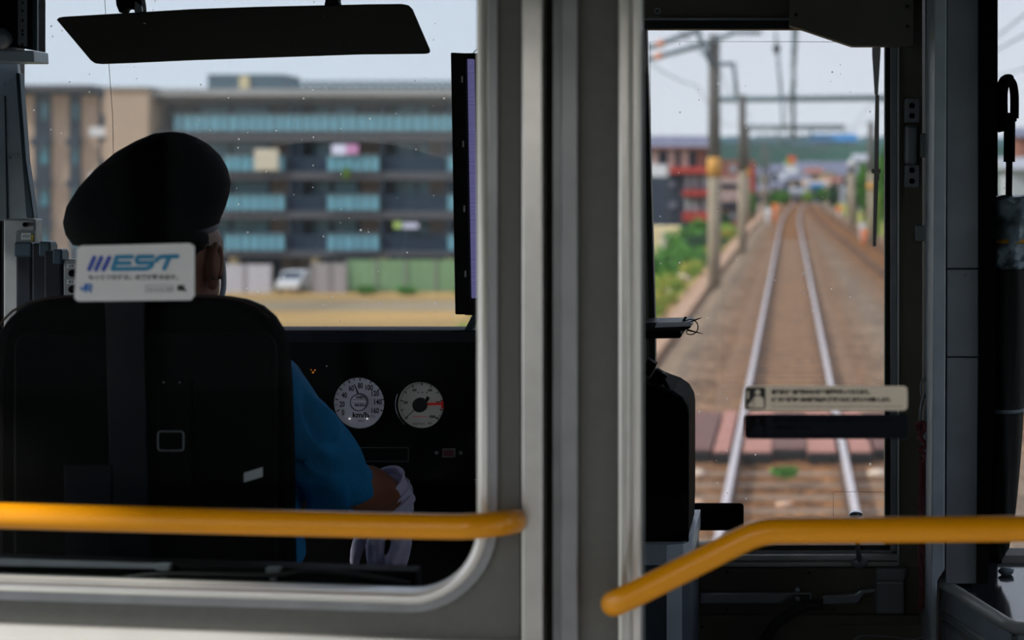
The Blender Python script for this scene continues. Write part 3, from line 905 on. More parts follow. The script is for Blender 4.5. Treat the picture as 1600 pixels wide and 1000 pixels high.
# ---- folding tray with papers and a pair of glasses
YTR = 2.86
tr = thing('folding_tray', 'small black folding tray beside the door window', 'tray', tuple(P(1030, 528, YTR)))
obj('tray_plate', B().pprism([(960, 519), (1062, 516), (1065, 525), (1062, 528.5), (960, 530)], YTR, 0.13, bev=0.001), 'console_black', tr)
obj('tray_rim', B().pprism([(960, 514), (1061, 512.5), (1063, 517), (960, 520)], YTR, 0.13), 'relay_black', tr)
pp_ = thing('notebook', 'white notebook with black binding lying on the folding tray', 'notebook', tuple(P(1045, 512, YTR)))
obj('pages', B().pprism([(1025, 504.5), (1076, 503), (1081, 506), (1079, 510), (1022, 512)], YTR+0.01, 0.10, bev=0.0008), 'paper_white', pp_)
obj('binding', B().pprism([(985, 505), (1026, 504), (1023, 512.5), (985, 513)], YTR+0.009, 0.10), 'relay_black', pp_)
obj('back_cover', B().pprism([(1022, 512.5), (1079, 510.2), (1078, 513), (1066, 517.5), (1058, 514), (1022, 514)], YTR+0.01, 0.09), 'console_black', pp_)
lp_ = thing('cord_loop', 'thin black loop with pointed ends hooked on the notebook', 'loop', tuple(P(1080, 512, YTR)))
obj('ring', B().tube([P(1066, 502, YTR+0.02)] + [P(x, y, YTR+0.02) for x, y in arc(1079, 511, 11.8, 250, 480, 24)] + [P(1072.5, 516, YTR+0.02)], 0.9*S(YTR), 8), 'cable_black', lp_)
obj('pin', B().tube([P(1077, 503.5, YTR+0.02), P(1086, 500, YTR+0.015), P(1096, 496.5, YTR+0.01)], [0.7*S(YTR), 1.3*S(YTR), 0.4*S(YTR)], 8), 'cable_black', lp_)
obj('pin', B().tube([P(1074, 515.5, YTR+0.02), P(1086, 518.5, YTR+0.015), P(1098, 521.5, YTR+0.01)], [1.6*S(YTR), 1.1*S(YTR), 0.4*S(YTR)], 8), 'cable_black', lp_)
obj('clasp', B().tube([P(1068, 501, YTR+0.02), P(1072, 495, YTR+0.02)], 2.0*S(YTR), 8), 'cable_black', lp_)

# ---- console with instruments
YI = 2.84
co = thing('driver_console', 'black driver console under the windshield with two round dials', 'console', (P(500, 0, YI).x, YI, 0.0))
co_x0, co_x1 = -1.42, P(985, 0, YI).x
ztop = P(0, 517, 2.99).z
co_b = B().xprism([(YI, 0.0), (YI, P(0, 517, YI).z), (YI+0.006, P(0, 516, YI).z), (3.015, P(0, 519, 3.015).z-0.012), (3.015, 0.0)], co_x0, P(905, 0, YI).x)
obj('body', co_b, 'console_black', co)
obj('top_strip', B().pprism([(300, 519), (905, 519), (905, 535), (300, 535)], YI-0.003, 0.006, bev=0.001), 'relay_black', co)
Yd = YI-0.001
# speed dial
cx, cy = 562.5, 629.0
R0 = 40.0
cc = P(cx, cy, Yd)
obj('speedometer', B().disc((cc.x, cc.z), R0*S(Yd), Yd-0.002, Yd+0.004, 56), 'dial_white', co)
sp = co.children[-1]
sp['label'] = 'speed dial reading seventy kilometres per hour'
obj('bezel', B().ring((cc.x, cc.z), R0*S(Yd), (R0+2.2)*S(Yd), Yd-0.010, Yd+0.004), 'cab_black', sp)
nb = B()
YN = Yd-0.0026
def deg_pt(cx, cy, r, d):
    return (cx+r*math.cos(math.radians(d)), cy-r*math.sin(math.radians(d)))
for v, x, y in ((0, 536, 644.5), (20, 534.5, 631.5), (40, 538, 617.5), (60, 549, 606.5), (80, 563, 602.5), (100, 577, 605.5), (120, 586.5, 614.5), (140, 590.5, 628), (160, 586.3, 641.5)):
    w_ = {1: 4.2, 2: 8.2, 3: 11.8}[len(str(v))]
    nb.ptext(str(v), x-w_/2, y-4.5, x+w_/2, y+4.5, YN, 0.028)
nb.ptext('km/h', 551, 644, 576, 652.5, YN, 0.03)
nb.ptext('ATS', 574, 649, 586, 652.8, YN, 0.0)
nb.ptext('速度計', 559, 656, 570, 659, YN, 0.0)
obj('numerals', nb, 'print_black', sp)
tk = B()
for i in range(17):
    d = 200-220*i/16
    r0 = R0-6 if i % 2 == 0 else R0-4
    tk.pstroke([deg_pt(cx, cy, r0, d), deg_pt(cx, cy, R0-0.8, d)], 1.6 if i % 2 == 0 else 1.0, YN, 0.0005, False)
obj('scale_marks', tk, 'print_black', sp)
obj('needle', B().pprism([(559.6, 619.5), (553, 600.5), (554.2, 600.2), (562.2, 618.5)], Yd-0.006, 0.001), 'print_black', sp)
hb = P(563, 627.5, Yd)
hbo = obj('hub', B().disc((hb.x, hb.z), 12.6*S(Yd), Yd-0.011, Yd-0.002, 36), 'dial_white', sp)
obj('hub_ring', B().ring((hb.x, hb.z), 12.0*S(Yd), 13.6*S(Yd), Yd-0.012, Yd-0.002, 36), 'alu_dull', sp)
obj('hub_print', B().ptext('WEST', 556, 619, 570, 622.8, Yd-0.0115, 0.05).ptext('05321', 554, 631, 571, 635, Yd-0.0115, 0.05).pstroke([(551.5, 624.5), (574.5, 624.5)], 0.5, Yd-0.0115, 0.0004, False).pstroke([(551.5, 629.8), (574.5, 629.8)], 0.5, Yd-0.0115, 0.0004, False), 'print_black', sp)
for x in (546.3, 573.7):
    obj('dial_lamp', B().ball(P(x, 654.3, Yd-0.003), 1.6*S(Yd), 10), 'lamp_white', sp)
# pressure dial
cx, cy = 659.0, 632.0
R1 = 36.5
cc = P(cx, cy, Yd)
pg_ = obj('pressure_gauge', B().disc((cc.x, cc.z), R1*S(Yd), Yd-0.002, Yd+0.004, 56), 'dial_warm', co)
pg_['label'] = 'round pressure dial with a red band and needles'
obj('bezel', B().ring((cc.x, cc.z), R1*S(Yd), (R1+4)*S(Yd), Yd-0.012, Yd+0.004), 'console_black', pg_)
obj('bezel_glint', B().tube([P(x, y, Yd-0.013) for x, y in arc(cx, cy, R1+4.5, 130, 205, 16)], 0.7*S(Yd), 6), 'chrome', pg_)
nb = B()
for s_, x, y in (('200', 633.5, 629), ('400', 647.5, 609.5), ('600', 672, 609.5), ('800', 685, 629), ('1000', 675.5, 651)):
    w_ = 7 if len(s_) == 3 else 9
    nb.ptext(s_, x-w_/2, y-2.3, x+w_/2, y+2.3, YN, 0.04)
nb.ptext('100Z W-A', 645, 660.5, 664, 664, YN, 0.01).ptext('kPa', 668.5, 659.5, 674.5, 663, YN, 0.01)
for x in (653.5, 660, 666.5):
    nb.disc((P(x, 613.3, YN).x, P(x, 613.3, YN).z), 1.0*S(Yd), YN, YN+0.0004, 12)
obj('numerals', nb, 'print_black', pg_)
tk = B()
for i in range(51):
    d = 222-264*i/50
    big = i % 5 == 0
    tk.pstroke([deg_pt(cx, cy, R1-(7 if big else 4.5), d), deg_pt(cx, cy, R1-1.5, d)], 1.5 if big else 0.7, YN, 0.0005, False)
obj('scale_marks', tk, 'print_black', pg_)
rd = B()
rd.pprism([(689.5, 625), (695.5, 625.5), (694.5, 639), (689, 638.5)], YN-0.0003, 0.0005)
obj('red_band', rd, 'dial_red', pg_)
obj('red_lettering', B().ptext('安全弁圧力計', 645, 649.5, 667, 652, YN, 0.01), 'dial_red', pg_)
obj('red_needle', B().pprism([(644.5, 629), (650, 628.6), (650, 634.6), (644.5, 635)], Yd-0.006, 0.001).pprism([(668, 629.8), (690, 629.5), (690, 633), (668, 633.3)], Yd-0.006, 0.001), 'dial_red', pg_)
obj('needle', B().pstroke([(657, 632), (634, 652.5)], 1.2, Yd-0.0085, 0.001).pprism([(664, 626), (667, 618.5), (671.5, 622), (668, 628)], Yd-0.0085, 0.001), 'print_black', pg_)
hb = P(657.5, 632, Yd)
obj('hub', B().disc((hb.x, hb.z), 11.2*S(Yd), Yd-0.010, Yd-0.002, 32), 'print_black', pg_)
# display slot, indicator, lamps
ds = obj('display_slot', B().pprism([(545, 700), (637, 700), (637, 720.5), (545, 720.5)], Yd-0.002, 0.01), 'cab_black', co)
fr_ = B()
for s_ in ([(545, 699.5), (638, 699.5)], [(638, 699.5), (638, 721)], [(545, 721), (638, 721)]):
    fr_.pstroke(s_, 1.0, Yd-0.003, 0.002, False)
obj('slot_frame', fr_, 'plaque_grey', ds)
ip = obj('indicator', B().pprism([(691, 701), (711, 701), (711, 715), (691, 715)], Yd-0.004, 0.01, bev=0.0006), 'alu_dull', co)
obj('red_lens', B().pprism([(693, 703), (709, 703), (709, 713), (693, 713)], Yd-0.006, 0.004), 'indicator_red', ip)
for x in (682.5, 720):
    obj('screw', B().ball(P(x, 707.5, Yd-0.001), (3.2*S(Yd), 0.003, 3.2*S(Yd)), 12), 'alu_dull', co)
obj('pilot_lamp', B().ball(P(489, 582, Yd-0.001), 1.6*S(Yd), 10).ball(P(492, 578.5, Yd-0.001), 1.3*S(Yd), 10).ball(P(486, 578, Yd-0.001), 1.1*S(Yd), 8), 'amber_lamp', co)
obj('screw', B().ball(P(511, 572, Yd-0.001), (2.0*S(Yd), 0.002, 2.0*S(Yd)), 10), 'chrome', co)
obj('lower_shelf', B().pbox(470, 749, 905, 752, YI-0.02, 0.02), 'cab_black', co)

# master controller grip under the driver's hand
mc = thing('master_controller', 'black control handle under the gloved hand of the driver', 'controller', tuple(P(605, 1000, 2.72)))
obj('handle', B().tube([P(556, 836, 2.715), P(655, 836, 2.715)], 13*S(2.7), 14), 'console_black', mc)
obj('post', B().tube([P(605, 838, 2.72), P(607, 900, 2.74), P(610, 1000, 2.80)], 12*S(2.7), 12), 'console_black', mc)
obj('base', B().pbox(500, 960, 760, 1010, 2.66, 0.18, 0.006), 'console_black', mc)

# ---- tall panel with violet light strip
YM = 2.93
mp = thing('display_panel', 'tall black panel with a violet light strip at the windshield edge', 'display panel', tuple(P(740, 517, YM)))
obj('housing', B().pprism([(704, 82), (727, 83), (734, 480), (734, 491.5), (711, 491.5)], YM, 0.05, bev=0.002), 'cab_black', mp)
obj('back_plate', B().pprism([(727, 83), (860, 83), (866, 480), (734, 480)], YM+0.02, 0.03), 'console_black', mp)
obj('light_strip', B().pprism([(730, 92), (739.5, 92), (745.5, 466), (736.5, 466)], YM+0.008, 0.012, bev=0.001), 'led_violet', mp)
obj('bottom_block', B().pprism([(726, 472), (866, 472), (866, 492.5), (726, 492.5)], YM-0.006, 0.05, bev=0.001), 'console_black', mp)
obj('bracket', B().pprism([(738, 492), (752, 492), (736, 517), (725, 517)], YM+0.01, 0.02), 'frame_teal', mp)
for y in (124, 225, 326, 428):
    k_ = (y-82)/409*7
    obj('clip', B().pbox(720+k_, y-5, 722.2+k_, y+5, YM-0.002, 0.003), 'paper_white', mp)
    obj('screw', B().ball(P(712+k_, y, YM), (2.2*S(YM), 0.002, 2.2*S(YM)), 8), 'rubber_black', mp)
obj('cable', B().tube(bez([P(739, 84, YM+0.02), P(743, 79, YM+0.02), P(752, 76, YM+0.02)], 6), 0.8*S(YM), 6), 'cable_black', mp)

# ---- sun visor
YV = 2.78
vz = thing('sun_visor', 'long dark smoked sun visor hanging across the top of the windshield', 'sun visor', tuple(P(380, 55, YV)))
vo = [(88, 31), (91, 27.5), (98, 26)]+[(200, 20), (300, 14), (400, 10.5), (500, 8), (575, 6.5), (628, 6)]+[(638, 8), (644, 14), (656, 42), (671, 77), (671.5, 81), (668, 83.5), (662, 84)]+[(560, 85), (450, 88.5), (300, 94), (200, 98.5), (158, 100), (148, 99), (141, 94)]
obj('blade', B().pprism(vo, YV, 0.006, bev=0.0015), 'visor_smoke', vz)
hb_ = B()
hb_.pprism([(178, -30), (214, -30), (221, 6), (222, 18), (212, 20), (208, 14), (197, 13), (194, 19), (186, 20), (181, 8)], YV-0.012, 0.022, bev=0.002)
obj('hinge', hb_, 'cab_black', vz)
obj('hinge_plate', B().pprism([(211, 2), (221, 10), (222, 18), (210, 19)], YV-0.015, 0.004), 'alu_dull', vz)
hb2 = B().pprism([(505, -30), (530, -30), (528, 2), (530, 8), (506, 9), (508, 0)], YV-0.010, 0.02, bev=0.002)
obj('hinge', hb2, 'cab_black', vz)
for x, y in ((216, 23), (226, 36.5), (499, 11), (506, 25.5), (164, 70), (257, 80), (265, 90), (537, 71), (541, 80)):
    obj('bolt', B().ball(P(x, y, YV-0.001), (2.4*S(YV), 0.002, 1.6*S(YV)), 8), 'chrome' if (x, y) in ((226, 36.5), (506, 25.5)) else 'rubber_black', vz)

# ---- things on the left side of the cab
YX = 2.90
sb = thing('ceiling_unit', 'dark perforated unit at the top corner over the driver side panel', 'unit', tuple(P(20, 80, YX)))
obj('case', B().pprism([(-160, -120), (59, -120), (59, 80), (27, 74), (-160, 60)], YX, 0.03), 'cab_black', sb)
ps = B().pprism([(28, -120), (42, -120), (42, 73), (28, 71)], YX-0.004, 0.006)
obj('metal_strip', ps, 'alu_dull', sb)
dt = B()
for y in (4, 17, 32, 48, 54, 70):
    dt.ball(P(35, y, YX-0.005), (1.8*S(YX), 0.001, 2.6*S(YX)), 8)
obj('strip_holes', dt, 'rubber_black', sb)
obj('edge_strip', B().pprism([(51, -120), (58, -120), (58, 79), (51, 77)], YX-0.004, 0.006), 'frame_teal', sb)
obj('dome', B().ball(P(-2, 60, YX-0.02), (18*S(YX), 0.03, 17*S(YX)), 18), 'cab_steel', sb)
ap = struct('trim_5', B().pprism([(-170, 97), (27, 97), (48, 345), (-170, 345)], YX+0.10, 0.01), 'side_panel')
struct('trim_6', B().pprism([(-170, 74), (52, 79), (53, 97), (-170, 97)], YX+0.02, 0.06, bev=0.002), 'side_panel')
ap2 = B().pprism([(24, 114), (30, 114), (40, 250), (53, 341), (41, 341)], YX+0.085, 0.02, bev=0.002)
struct('trim_7', ap2, 'frame_teal')
rv = B()
for x, y in ((16, 128), (7, 132), (26, 242), (36, 236), (16, 246)):
    rv.ball(P(x, y, YX+0.098), (2.2*S(YX), 0.002, 2.2*S(YX)), 8)
struct('trim_8', rv, 'chrome')
struct('trim_9', B().pprism([(7, 150), (8, 150), (12, 345), (10, 345)], YX+0.096, 0.003), 'frame_teal')

YE = 2.80
def ground_box(name, label, px0, py0, px1, Y, d, m, cat='box', bev=0.003):
    t = thing(name, label, cat, tuple(P((px0+px1)/2, 900, Y)))
    a = P(px0, py0, Y); c = P(px1, py0, Y)
    return t, a, c
sbx, a, c = ground_box('steel_box', 'pale steel switch box with a riveted plaque at the side window', 5, 342, 55, YE+0.06, .1, 'steel_box')
obj('case', B().box(a.x, c.x, YE+0.06, YE+0.09, 0.95, a.z, 0.003), 'steel_box', sbx)
obj('knob', B().tube([P(39, 351, YE+0.06), P(39, 351, YE+0.045)], [4*S(YE), 3*S(YE)], 10), 'cab_black', sbx)
obj('plaque', B().pprism(rrect(25, 360, 54, 384, 3), YE+0.054, 0.006), 'plaque_grey', sbx)
obj('name_label', B().pbox(33, 364, 48, 374.5, YE+0.052, 0.003), 'paper_white', sbx)
obj('lettering', B().ptext('ATS-P', 35, 367, 46, 371.5, YE+0.0515, 0.02), 'print_grey', sbx)
obj('yellow_mark', B().pbox(48.5, 367, 52, 377, YE+0.052, 0.003), 'print_yellow', sbx)
for x, y in ((28, 363.5), (52, 363)):
    obj('rivet', B().ball(P(x, y, YE+0.053), 1.3*S(YE), 8), 'chrome', sbx)
def relay(label, px0, py0, px1, Y, slope):
    t, a, c = ground_box('relay_case', label, px0, py0, px1, Y, .1, 'relay')
    x0, x1 = a.x, c.x
    obj('case', B().box(x0, x1, Y, Y+0.03, 0.95, a.z, 0.004), 'relay_black', t)
    obj('lid', B().box(x0+(x1-x0)*slope, x1+0.002, Y-0.006, Y+0.02, a.z-0.022, a.z+0.003, 0.003), 'frame_teal', t)
    return t
relay('tall black relay case directly under the riveted plaque', 24, 381, 50, YE+0.02, 0.0)
relay('black relay case with pale lid, between the plaque and the stepped case', 49, 380, 79, YE-0.00, 0.45)
relay('lowest black relay case, next to the small panel with two knobs', 68, 392, 97, YE-0.03, 0.55)
kb, a, c = ground_box('knob_panel', 'small grey panel with two black knobs partly behind the driver cap', 99, 405, 150, YE-0.03, .1, 'box')
obj('case', B().box(a.x, c.x, YE-0.03, YE-0.005, 0.95, a.z, 0.002), 'steel_box', kb)
for y in (427, 452):
    obj('knob', B().tube([P(113, y, YE-0.03), P(113, y, YE-0.055)], [6*S(YE), 5*S(YE)], 14), 'console_black', kb)
for y, s_ in ((416, '入切'), (441, '灯')):
    obj('name_label', B().pbox(104, y-4, 118, y+3, YE-0.032, 0.002), 'paper_white', kb)
    obj('lettering', B().ptext(s_, 107, y-3, 115, y+2, YE-0.0325, 0.02), 'print_black', kb)
struct('trim_10', B().box(-1.45, -1.02, 2.72, 3.0, 0.0, 0.95), 'cab_black')

# ---- driver seat
struct('floor_platform', B().box(-1.44, -0.42, 1.97, 2.83, 0.0, 0.42), 'cab_black')
YZ = 2.255
se = thing('driver_chair', 'high black driver seat with rounded back in front of the console', 'seat', (P(224, 0, YZ).x, YZ+0.1, 0.42))
sbk = [(-14, 1060), (-14, 580), (-9, 535), (-3, 512), (6, 499), (20, 486), (45, 473), (75, 466), (100, 463), (200, 462), (300, 463), (345, 465), (375, 470), (400, 480), (420, 497), (434, 520), (441, 545), (446, 600), (449, 700), (452, 890), (452, 1060)]
obj('backrest', B().pprism(sbk, YZ, 0.05, bev=0.016), 'seat_black', se)
pth = [P(x, y, YZ+0.012) for x, y in [(452, 1000), (452, 890), (449, 700), (446, 600), (441, 545), (434, 520), (420, 497), (400, 480), (375, 470), (345, 465), (300, 463)]]
obj('piping', B().tube(pth, 2.2*S(YZ), 8), 'seat_piping', se)
pth = [P(x, y, YZ+0.012) for x, y in [(-14, 580), (-9, 535), (-3, 512), (6, 499), (20, 486), (45, 473), (75, 466), (100, 463), (200, 462)]]
obj('piping', B().tube(pth, 2.0*S(YZ), 8), 'seat_piping', se)
obj('back_shell', B().pprism(rrect(20, 520, 430, 1040, 26), YZ-0.012, 0.014, bev=0.004), 'cab_black', se)
obj('reflection_strip', B().pprism([(163, 470), (225, 470), (232, 780), (240, 1000), (176, 1000), (172, 780)], YZ-0.017, 0.006, bev=0.002), 'relay_black', se)  # strip built on the seat to imitate a reflection in the bulkhead glass
obj('back_ring', B().tube([P(x, y, YZ-0.018) for x, y in rrect(247, 674, 287, 704, 5)], 1.3*S(YZ), 8, True), 'alu_dull', se)  # thin metal ring outline on the seat back
pk = obj('back_pocket', B().pprism(rrect(246, 590, 300, 770, 6), YZ-0.018, 0.007, bev=0.002), 'cab_black', se)
for x in (256, 281):
    obj('stud', B().ball(P(x, 597.5, YZ-0.019), 1.6*S(YZ), 8), 'chrome', pk)
obj('document_holder', B().pprism([(100, 727), (174, 727), (174, 900), (102, 900)], YZ-0.020, 0.006, bev=0.001), 'relay_black', se)
obj('white_label', B().pprism([(381, 739), (410, 730), (410, 745), (381, 754)], YZ-0.014, 0.003), 'paper_white', se)
cz = P(0, 1085, 2.45).z
obj('cushion', B().box(P(0, 0, YZ).x, P(450, 0, YZ).x, YZ+0.05, YZ+0.46, cz-0.10, cz, 0.03), 'seat_black', se)
obj('pedestal', B().box(P(170, 0, YZ).x, P(280, 0, YZ).x, YZ+0.12, YZ+0.34, 0.42, cz-0.09, 0.01), 'cab_black', se)
obj('bracket', B().box(P(170, 0, YZ).x, P(280, 0, YZ).x, YZ+0.02, YZ+0.30, cz-0.115, cz-0.09, 0.004), 'cab_black', se)

# ---- red rope on a snap hook
YR = 2.93
rh = thing('rope', 'doubled dark red rope hanging from a snap hook beside the grey pillar', 'rope', tuple(P(1440, 960, YR)))
def twisted(path, r, turns):
    b = B()
    path = [Vector(p) for p in path]
    n = len(path)
    for k in range(3):
        pts = []
        for i, p in enumerate(path):
            a_ = 2*math.pi*(k/3+turns*i/(n-1))
            pts.append(p+Vector((math.cos(a_)*r*0.55, math.sin(a_)*r*0.55, 0)))
        b.tube(pts, r*0.62, 7)
    return b
pa = [P(1439+0.5*math.sin(i/9), 715+i*(238/150), YR) for i in range(151)]
pb = [P(1446.5-0.6*math.sin(i/11), 712+i*(238/150), YR) for i in range(151)]
obj('strand', twisted(pa, 3.6*S(YR), 15), 'rope_red', rh)
obj('strand', twisted(pb, 3.6*S(YR), 15), 'rope_red', rh)
kt = bez([P(1436, 672, YR-0.004), P(1434, 664, YR-0.008), P(1440, 660, YR-0.01), P(1444, 668, YR-0.008), P(1437, 684, YR-0.006), P(1447, 694, YR-0.008), P(1438, 704, YR-0.008), P(1447, 712, YR-0.004), P(1442, 722, YR)], 12)
obj('knot', twisted(kt, 4.2*S(YR), 14), 'rope_red', rh)
obj('snap_hook', B().tube(bez([P(1444, 614, YR-0.006), P(1439, 640, YR-0.008), P(1438, 662, YR-0.008)], 8), 2.6*S(YR), 8).tube(bez([P(1450, 616, YR-0.002), P(1446, 640, YR-0.004), P(1445, 668, YR-0.004)], 8), [2.2*S(YR)]*9+[3.2*S(YR)]*8, 8), 'alu_dull', rh)
we = obj('wall_eye', B().tube(bez([P(1457, 592, YR+0.01), P(1446, 592, YR), P(1440, 599, YR), P(1439, 612, YR), P(1443, 620, YR), P(1456, 618, YR+0.01)], 8), 1.7*S(YR), 8), 'alu_dull')
tag(we, 'bent steel eye on the grey pillar that carries the rope hook', 'eye')

# ---- umbrella
YU = 2.90
um = thing('umbrella', 'long black rolled umbrella with hooked handle at the far pillar', 'umbrella', tuple(P(1562, 884, YU)))
hk_ = bez([P(1569, 205, YU-0.02), P(1566, 190, YU-0.02), P(1565, 150, YU-0.02), P(1568, 131, YU-0.012), P(1575, 125, YU), P(1582, 131, YU+0.004), P(1585, 150, YU), P(1585, 185, YU)], 8)
obj('handle', B().tube(hk_, [9.5*S(YU)]*36+[7*S(YU)]*(len(hk_)-36), 14), 'bag_black', um)
obj('collar', B().pbox(1570, 176, 1589, 190, YU-0.006, 0.012, 0.002), 'console_black', um)
obj('shaft', B().tube([P(1577.5, 190, YU), P(1577, 253, YU)], 9*S(YU), 14).tube([P(1577, 252, YU), P(1576, 330, YU)], 5.2*S(YU), 14), 'console_black', um)
can = [(1577, 330, 20), (1578, 400, 28), (1576, 470, 33), (1573, 560, 32), (1571, 640, 27), (1569, 720, 24), (1566, 800, 20), (1562, 845, 16), (1561, 862, 11), (1560, 872, 6)]
pts = bez([P(x, y, YU) for x, y, r in can], 4)
rad = [r*S(YU) for r in sum([[can[i][2]+(can[i+1][2]-can[i][2])*k/4 for k in range(4)] for i in range(len(can)-1)], [])]+[6*S(YU)]
cn = B().tube(pts, rad, 24)
for v in cn.bm.verts:
    c_ = P(1570, 0, YU).x
    ang = math.atan2(v.co.y-YU, v.co.x-c_)
    v.co.x += math.cos(ang)*0.0022*math.sin(7*ang+v.co.z*6); v.co.y += math.sin(ang)*0.0022*math.sin(7*ang+v.co.z*6)
obj('canopy', cn, 'umbrella_black', um)
obj('tie_strap', B().tube([P(x, y, YU) for x, y in [(1570, 637), (1570, 643)]], 29.5*S(YU), 24), 'strap_grey', um)
obj('tip', B().tube([P(1560, 868, YU), P(1560, 880, YU)], [7*S(YU), 5*S(YU)], 12), 'console_black', um)
um2 = obj('plastic_wrap', B(), 'plastic_grey') if False else None
wr = B().tube(bez([P(1578, 306, YU), P(1578, 320, YU), P(1578, 360, YU), P(1578, 400, YU), P(1577, 418, YU)], 8), [33*S(YU)]*4+[36*S(YU)]*25+[38*S(YU)]*4, 40)
for v in wr.bm.verts:
    d = noise.noise(v.co*46)*0.008+noise.noise(v.co*110)*0.005
    c_ = P(1578, 0, YU)
    dv = Vector((v.co.x-c_.x, v.co.y-c_.y, 0)).normalized()
    v.co += dv*d*1.3+Vector((0, 0, noise.noise(v.co*45+Vector((3, 1, 0)))*0.008))
wro = obj('plastic_cover', wr, 'plastic_grey', um)
obj('rubber_band', B().tube([P(1578, 373, YU), P(1578, 379, YU)], 38*S(YU), 28), 'band_yellow', wro)

# ---- aluminium locker at the lower corner
lk = thing('metal_locker', 'low metal locker with glossy dark top and rounded rim beneath the umbrella', 'locker', (0.5, 2.75, 0.0))
zt = 1.01
foot = [(0.252, 2.99), (0.258, 2.87), (0.345, 2.57), (1.40, 2.57), (1.40, 2.99)]
obj('body', B().zprism([(0.258, 2.99), (0.264, 2.872), (0.350, 2.576), (1.40, 2.576), (1.40, 2.99)], 0.0, zt-0.02), 'side_panel', lk)
obj('top', B().zprism(foot, zt-0.018, zt-0.004), 'top_gloss', lk)
rimp = [Vector((0.252, 2.985, zt-0.008)), Vector((0.254, 2.92, zt-0.008)), Vector((0.259, 2.868, zt-0.008)), Vector((0.275, 2.815, zt-0.008)), Vector((0.337, 2.60, zt-0.008)), Vector((0.350, 2.572, zt-0.008)), Vector((0.38, 2.568, zt-0.008)), Vector((1.40, 2.568, zt-0.008))]
obj('rim', B().tube(rimp, 0.0105, 12), 'sill_alu', lk)
for dz in (0.060, 0.075):
    obj('side_trim', B().tube([Vector((0.262, 2.865, zt-dz)), Vector((0.347, 2.574, zt-dz)), Vector((1.40, 2.572, zt-dz))], 0.004, 8), 'sill_alu', lk)
obj('corner_edge', B().box(0.343, 0.353, 2.569, 2.58, 0.0, zt-0.02, 0.002).box(0.258, 0.268, 2.86, 2.872, 0.0, zt-0.02, 0.002), 'alu_dull', lk)
cr = obj('tissue_scrap', B().ball((P(1572, 882, 2.9).x, 2.90, zt+0.002), (0.014, 0.01, 0.007), 14), 'strap_grey')
for v in cr.data.vertices: v.co += Vector((noise.noise(v.co*160), noise.noise(v.co*170+Vector((5, 0, 0))), 0))*0.005
tag(cr, 'crumpled grey scrap on the locker top at the umbrella tip', 'scrap')
# cables near the door foot
c1 = obj('cable', B().tube(bez([P(1284, 944, 2.93), P(1255, 948, 2.93), P(1225, 965, 2.93), P(1205, 985, 2.93), P(1190, 1020, 2.93), P(1180, 1100, 2.93)], 8), 9*S(2.93), 10), 'cable_black')
tag(c1, 'thick black cable curving down from the door latch handle', 'cable')
c2 = obj('cable', B().tube(bez([P(1330, 1004, 2.90), P(1340, 996, 2.90), P(1358, 993, 2.90), P(1400, 996, 2.90), P(1430, 999, 2.90), P(1448, 992, 2.90), P(1462, 982, 2.90)], 8), 1.4*S(2.9), 8), 'alu_dull')
tag(c2, 'thin silvery cable with a tie running low beside the locker', 'cable')
# ================================================================ THE DRIVER
YH_ = 2.45
SH = S(YH_)
H = lambda x, y, Y=YH_: P(x, y, Y)
r_ = lambda px, Y=YH_: px*Y/F
zs = cz                                      # seat surface
pelvis = Vector((H(235, 0).x, 2.46, zs+0.10))
person = thing('person', 'seated train driver in navy cap, light blue shirt and white gloves', 'person', (pelvis.x, pelvis.y, 0.42))
hx = H(262, 0).x
head_c = H(260, 398)
body = [
    # trunk and neck
    [(pelvis+Vector((0, 0, 0.03)), 0.115), (H(238, 900, 2.45), 0.115), (H(238, 720, 2.46), 0.125), (H(240, 620, 2.46), 0.115), (H(252, 545, 2.45), 0.075), (H(258, 490, 2.46), 0.062), (H(260, 440, 2.47), 0.066)],
    [(H(160, 1060, 2.46), 0.10), (H(165, 760, 2.46), 0.10), (H(160, 650, 2.46), 0.085)],
    [(H(316, 1060, 2.46), 0.10), (H(315, 760, 2.46), 0.10), (H(325, 650, 2.46), 0.085)],
    # shoulders
    [(H(110, 610), 0.055), (H(255, 560), 0.055), (H(410, 615), 0.055)],
    # head: skull, jaw, nose
    [(head_c+Vector((-0.006, 0.00, 0.0)), 0.071), (head_c+Vector((-0.006, 0.045, 0.005)), 0.074)],
    [(head_c+Vector((0, 0.055, -0.05)), 0.060), (head_c+Vector((0, 0.085, -0.085)), 0.040)],
    [(head_c+Vector((0, 0.125, -0.01)), 0.010), (head_c+Vector((0, 0.142, -0.035)), 0.013)],
    # right arm
    [(H(415, 618, 2.45), 0.055), (H(480, 690, 2.49), 0.050), (H(532, 762, 2.56), 0.042), (H(575, 765, 2.63), 0.040), (H(614, 782, 2.69), 0.029)],
    # left arm
    [(H(124, 618, 2.45), 0.053), (H(108, 700, 2.49), 0.048), (H(92, 790, 2.56), 0.041), (H(86, 800, 2.66), 0.036), (H(80, 800, 2.72), 0.028)],
    # legs
    [(H(170, 1015, 2.47), 0.085), (Vector((H(150, 0).x, 2.72, zs+0.07)), 0.065), (Vector((H(150, 0).x, 2.755, 0.72)), 0.052), (Vector((H(150, 0).x, 2.745, 0.50)), 0.038), (Vector((H(150, 0).x, 2.80, 0.46)), 0.035)],
    [(H(305, 1015, 2.47), 0.085), (Vector((H(330, 0).x, 2.72, zs+0.07)), 0.065), (Vector((H(330, 0).x, 2.755, 0.72)), 0.052), (Vector((H(330, 0).x, 2.745, 0.50)), 0.038), (Vector((H(330, 0).x, 2.80, 0.46)), 0.035)],
]
obj('body', organic(body, 0.011, 5), 'skin', person)
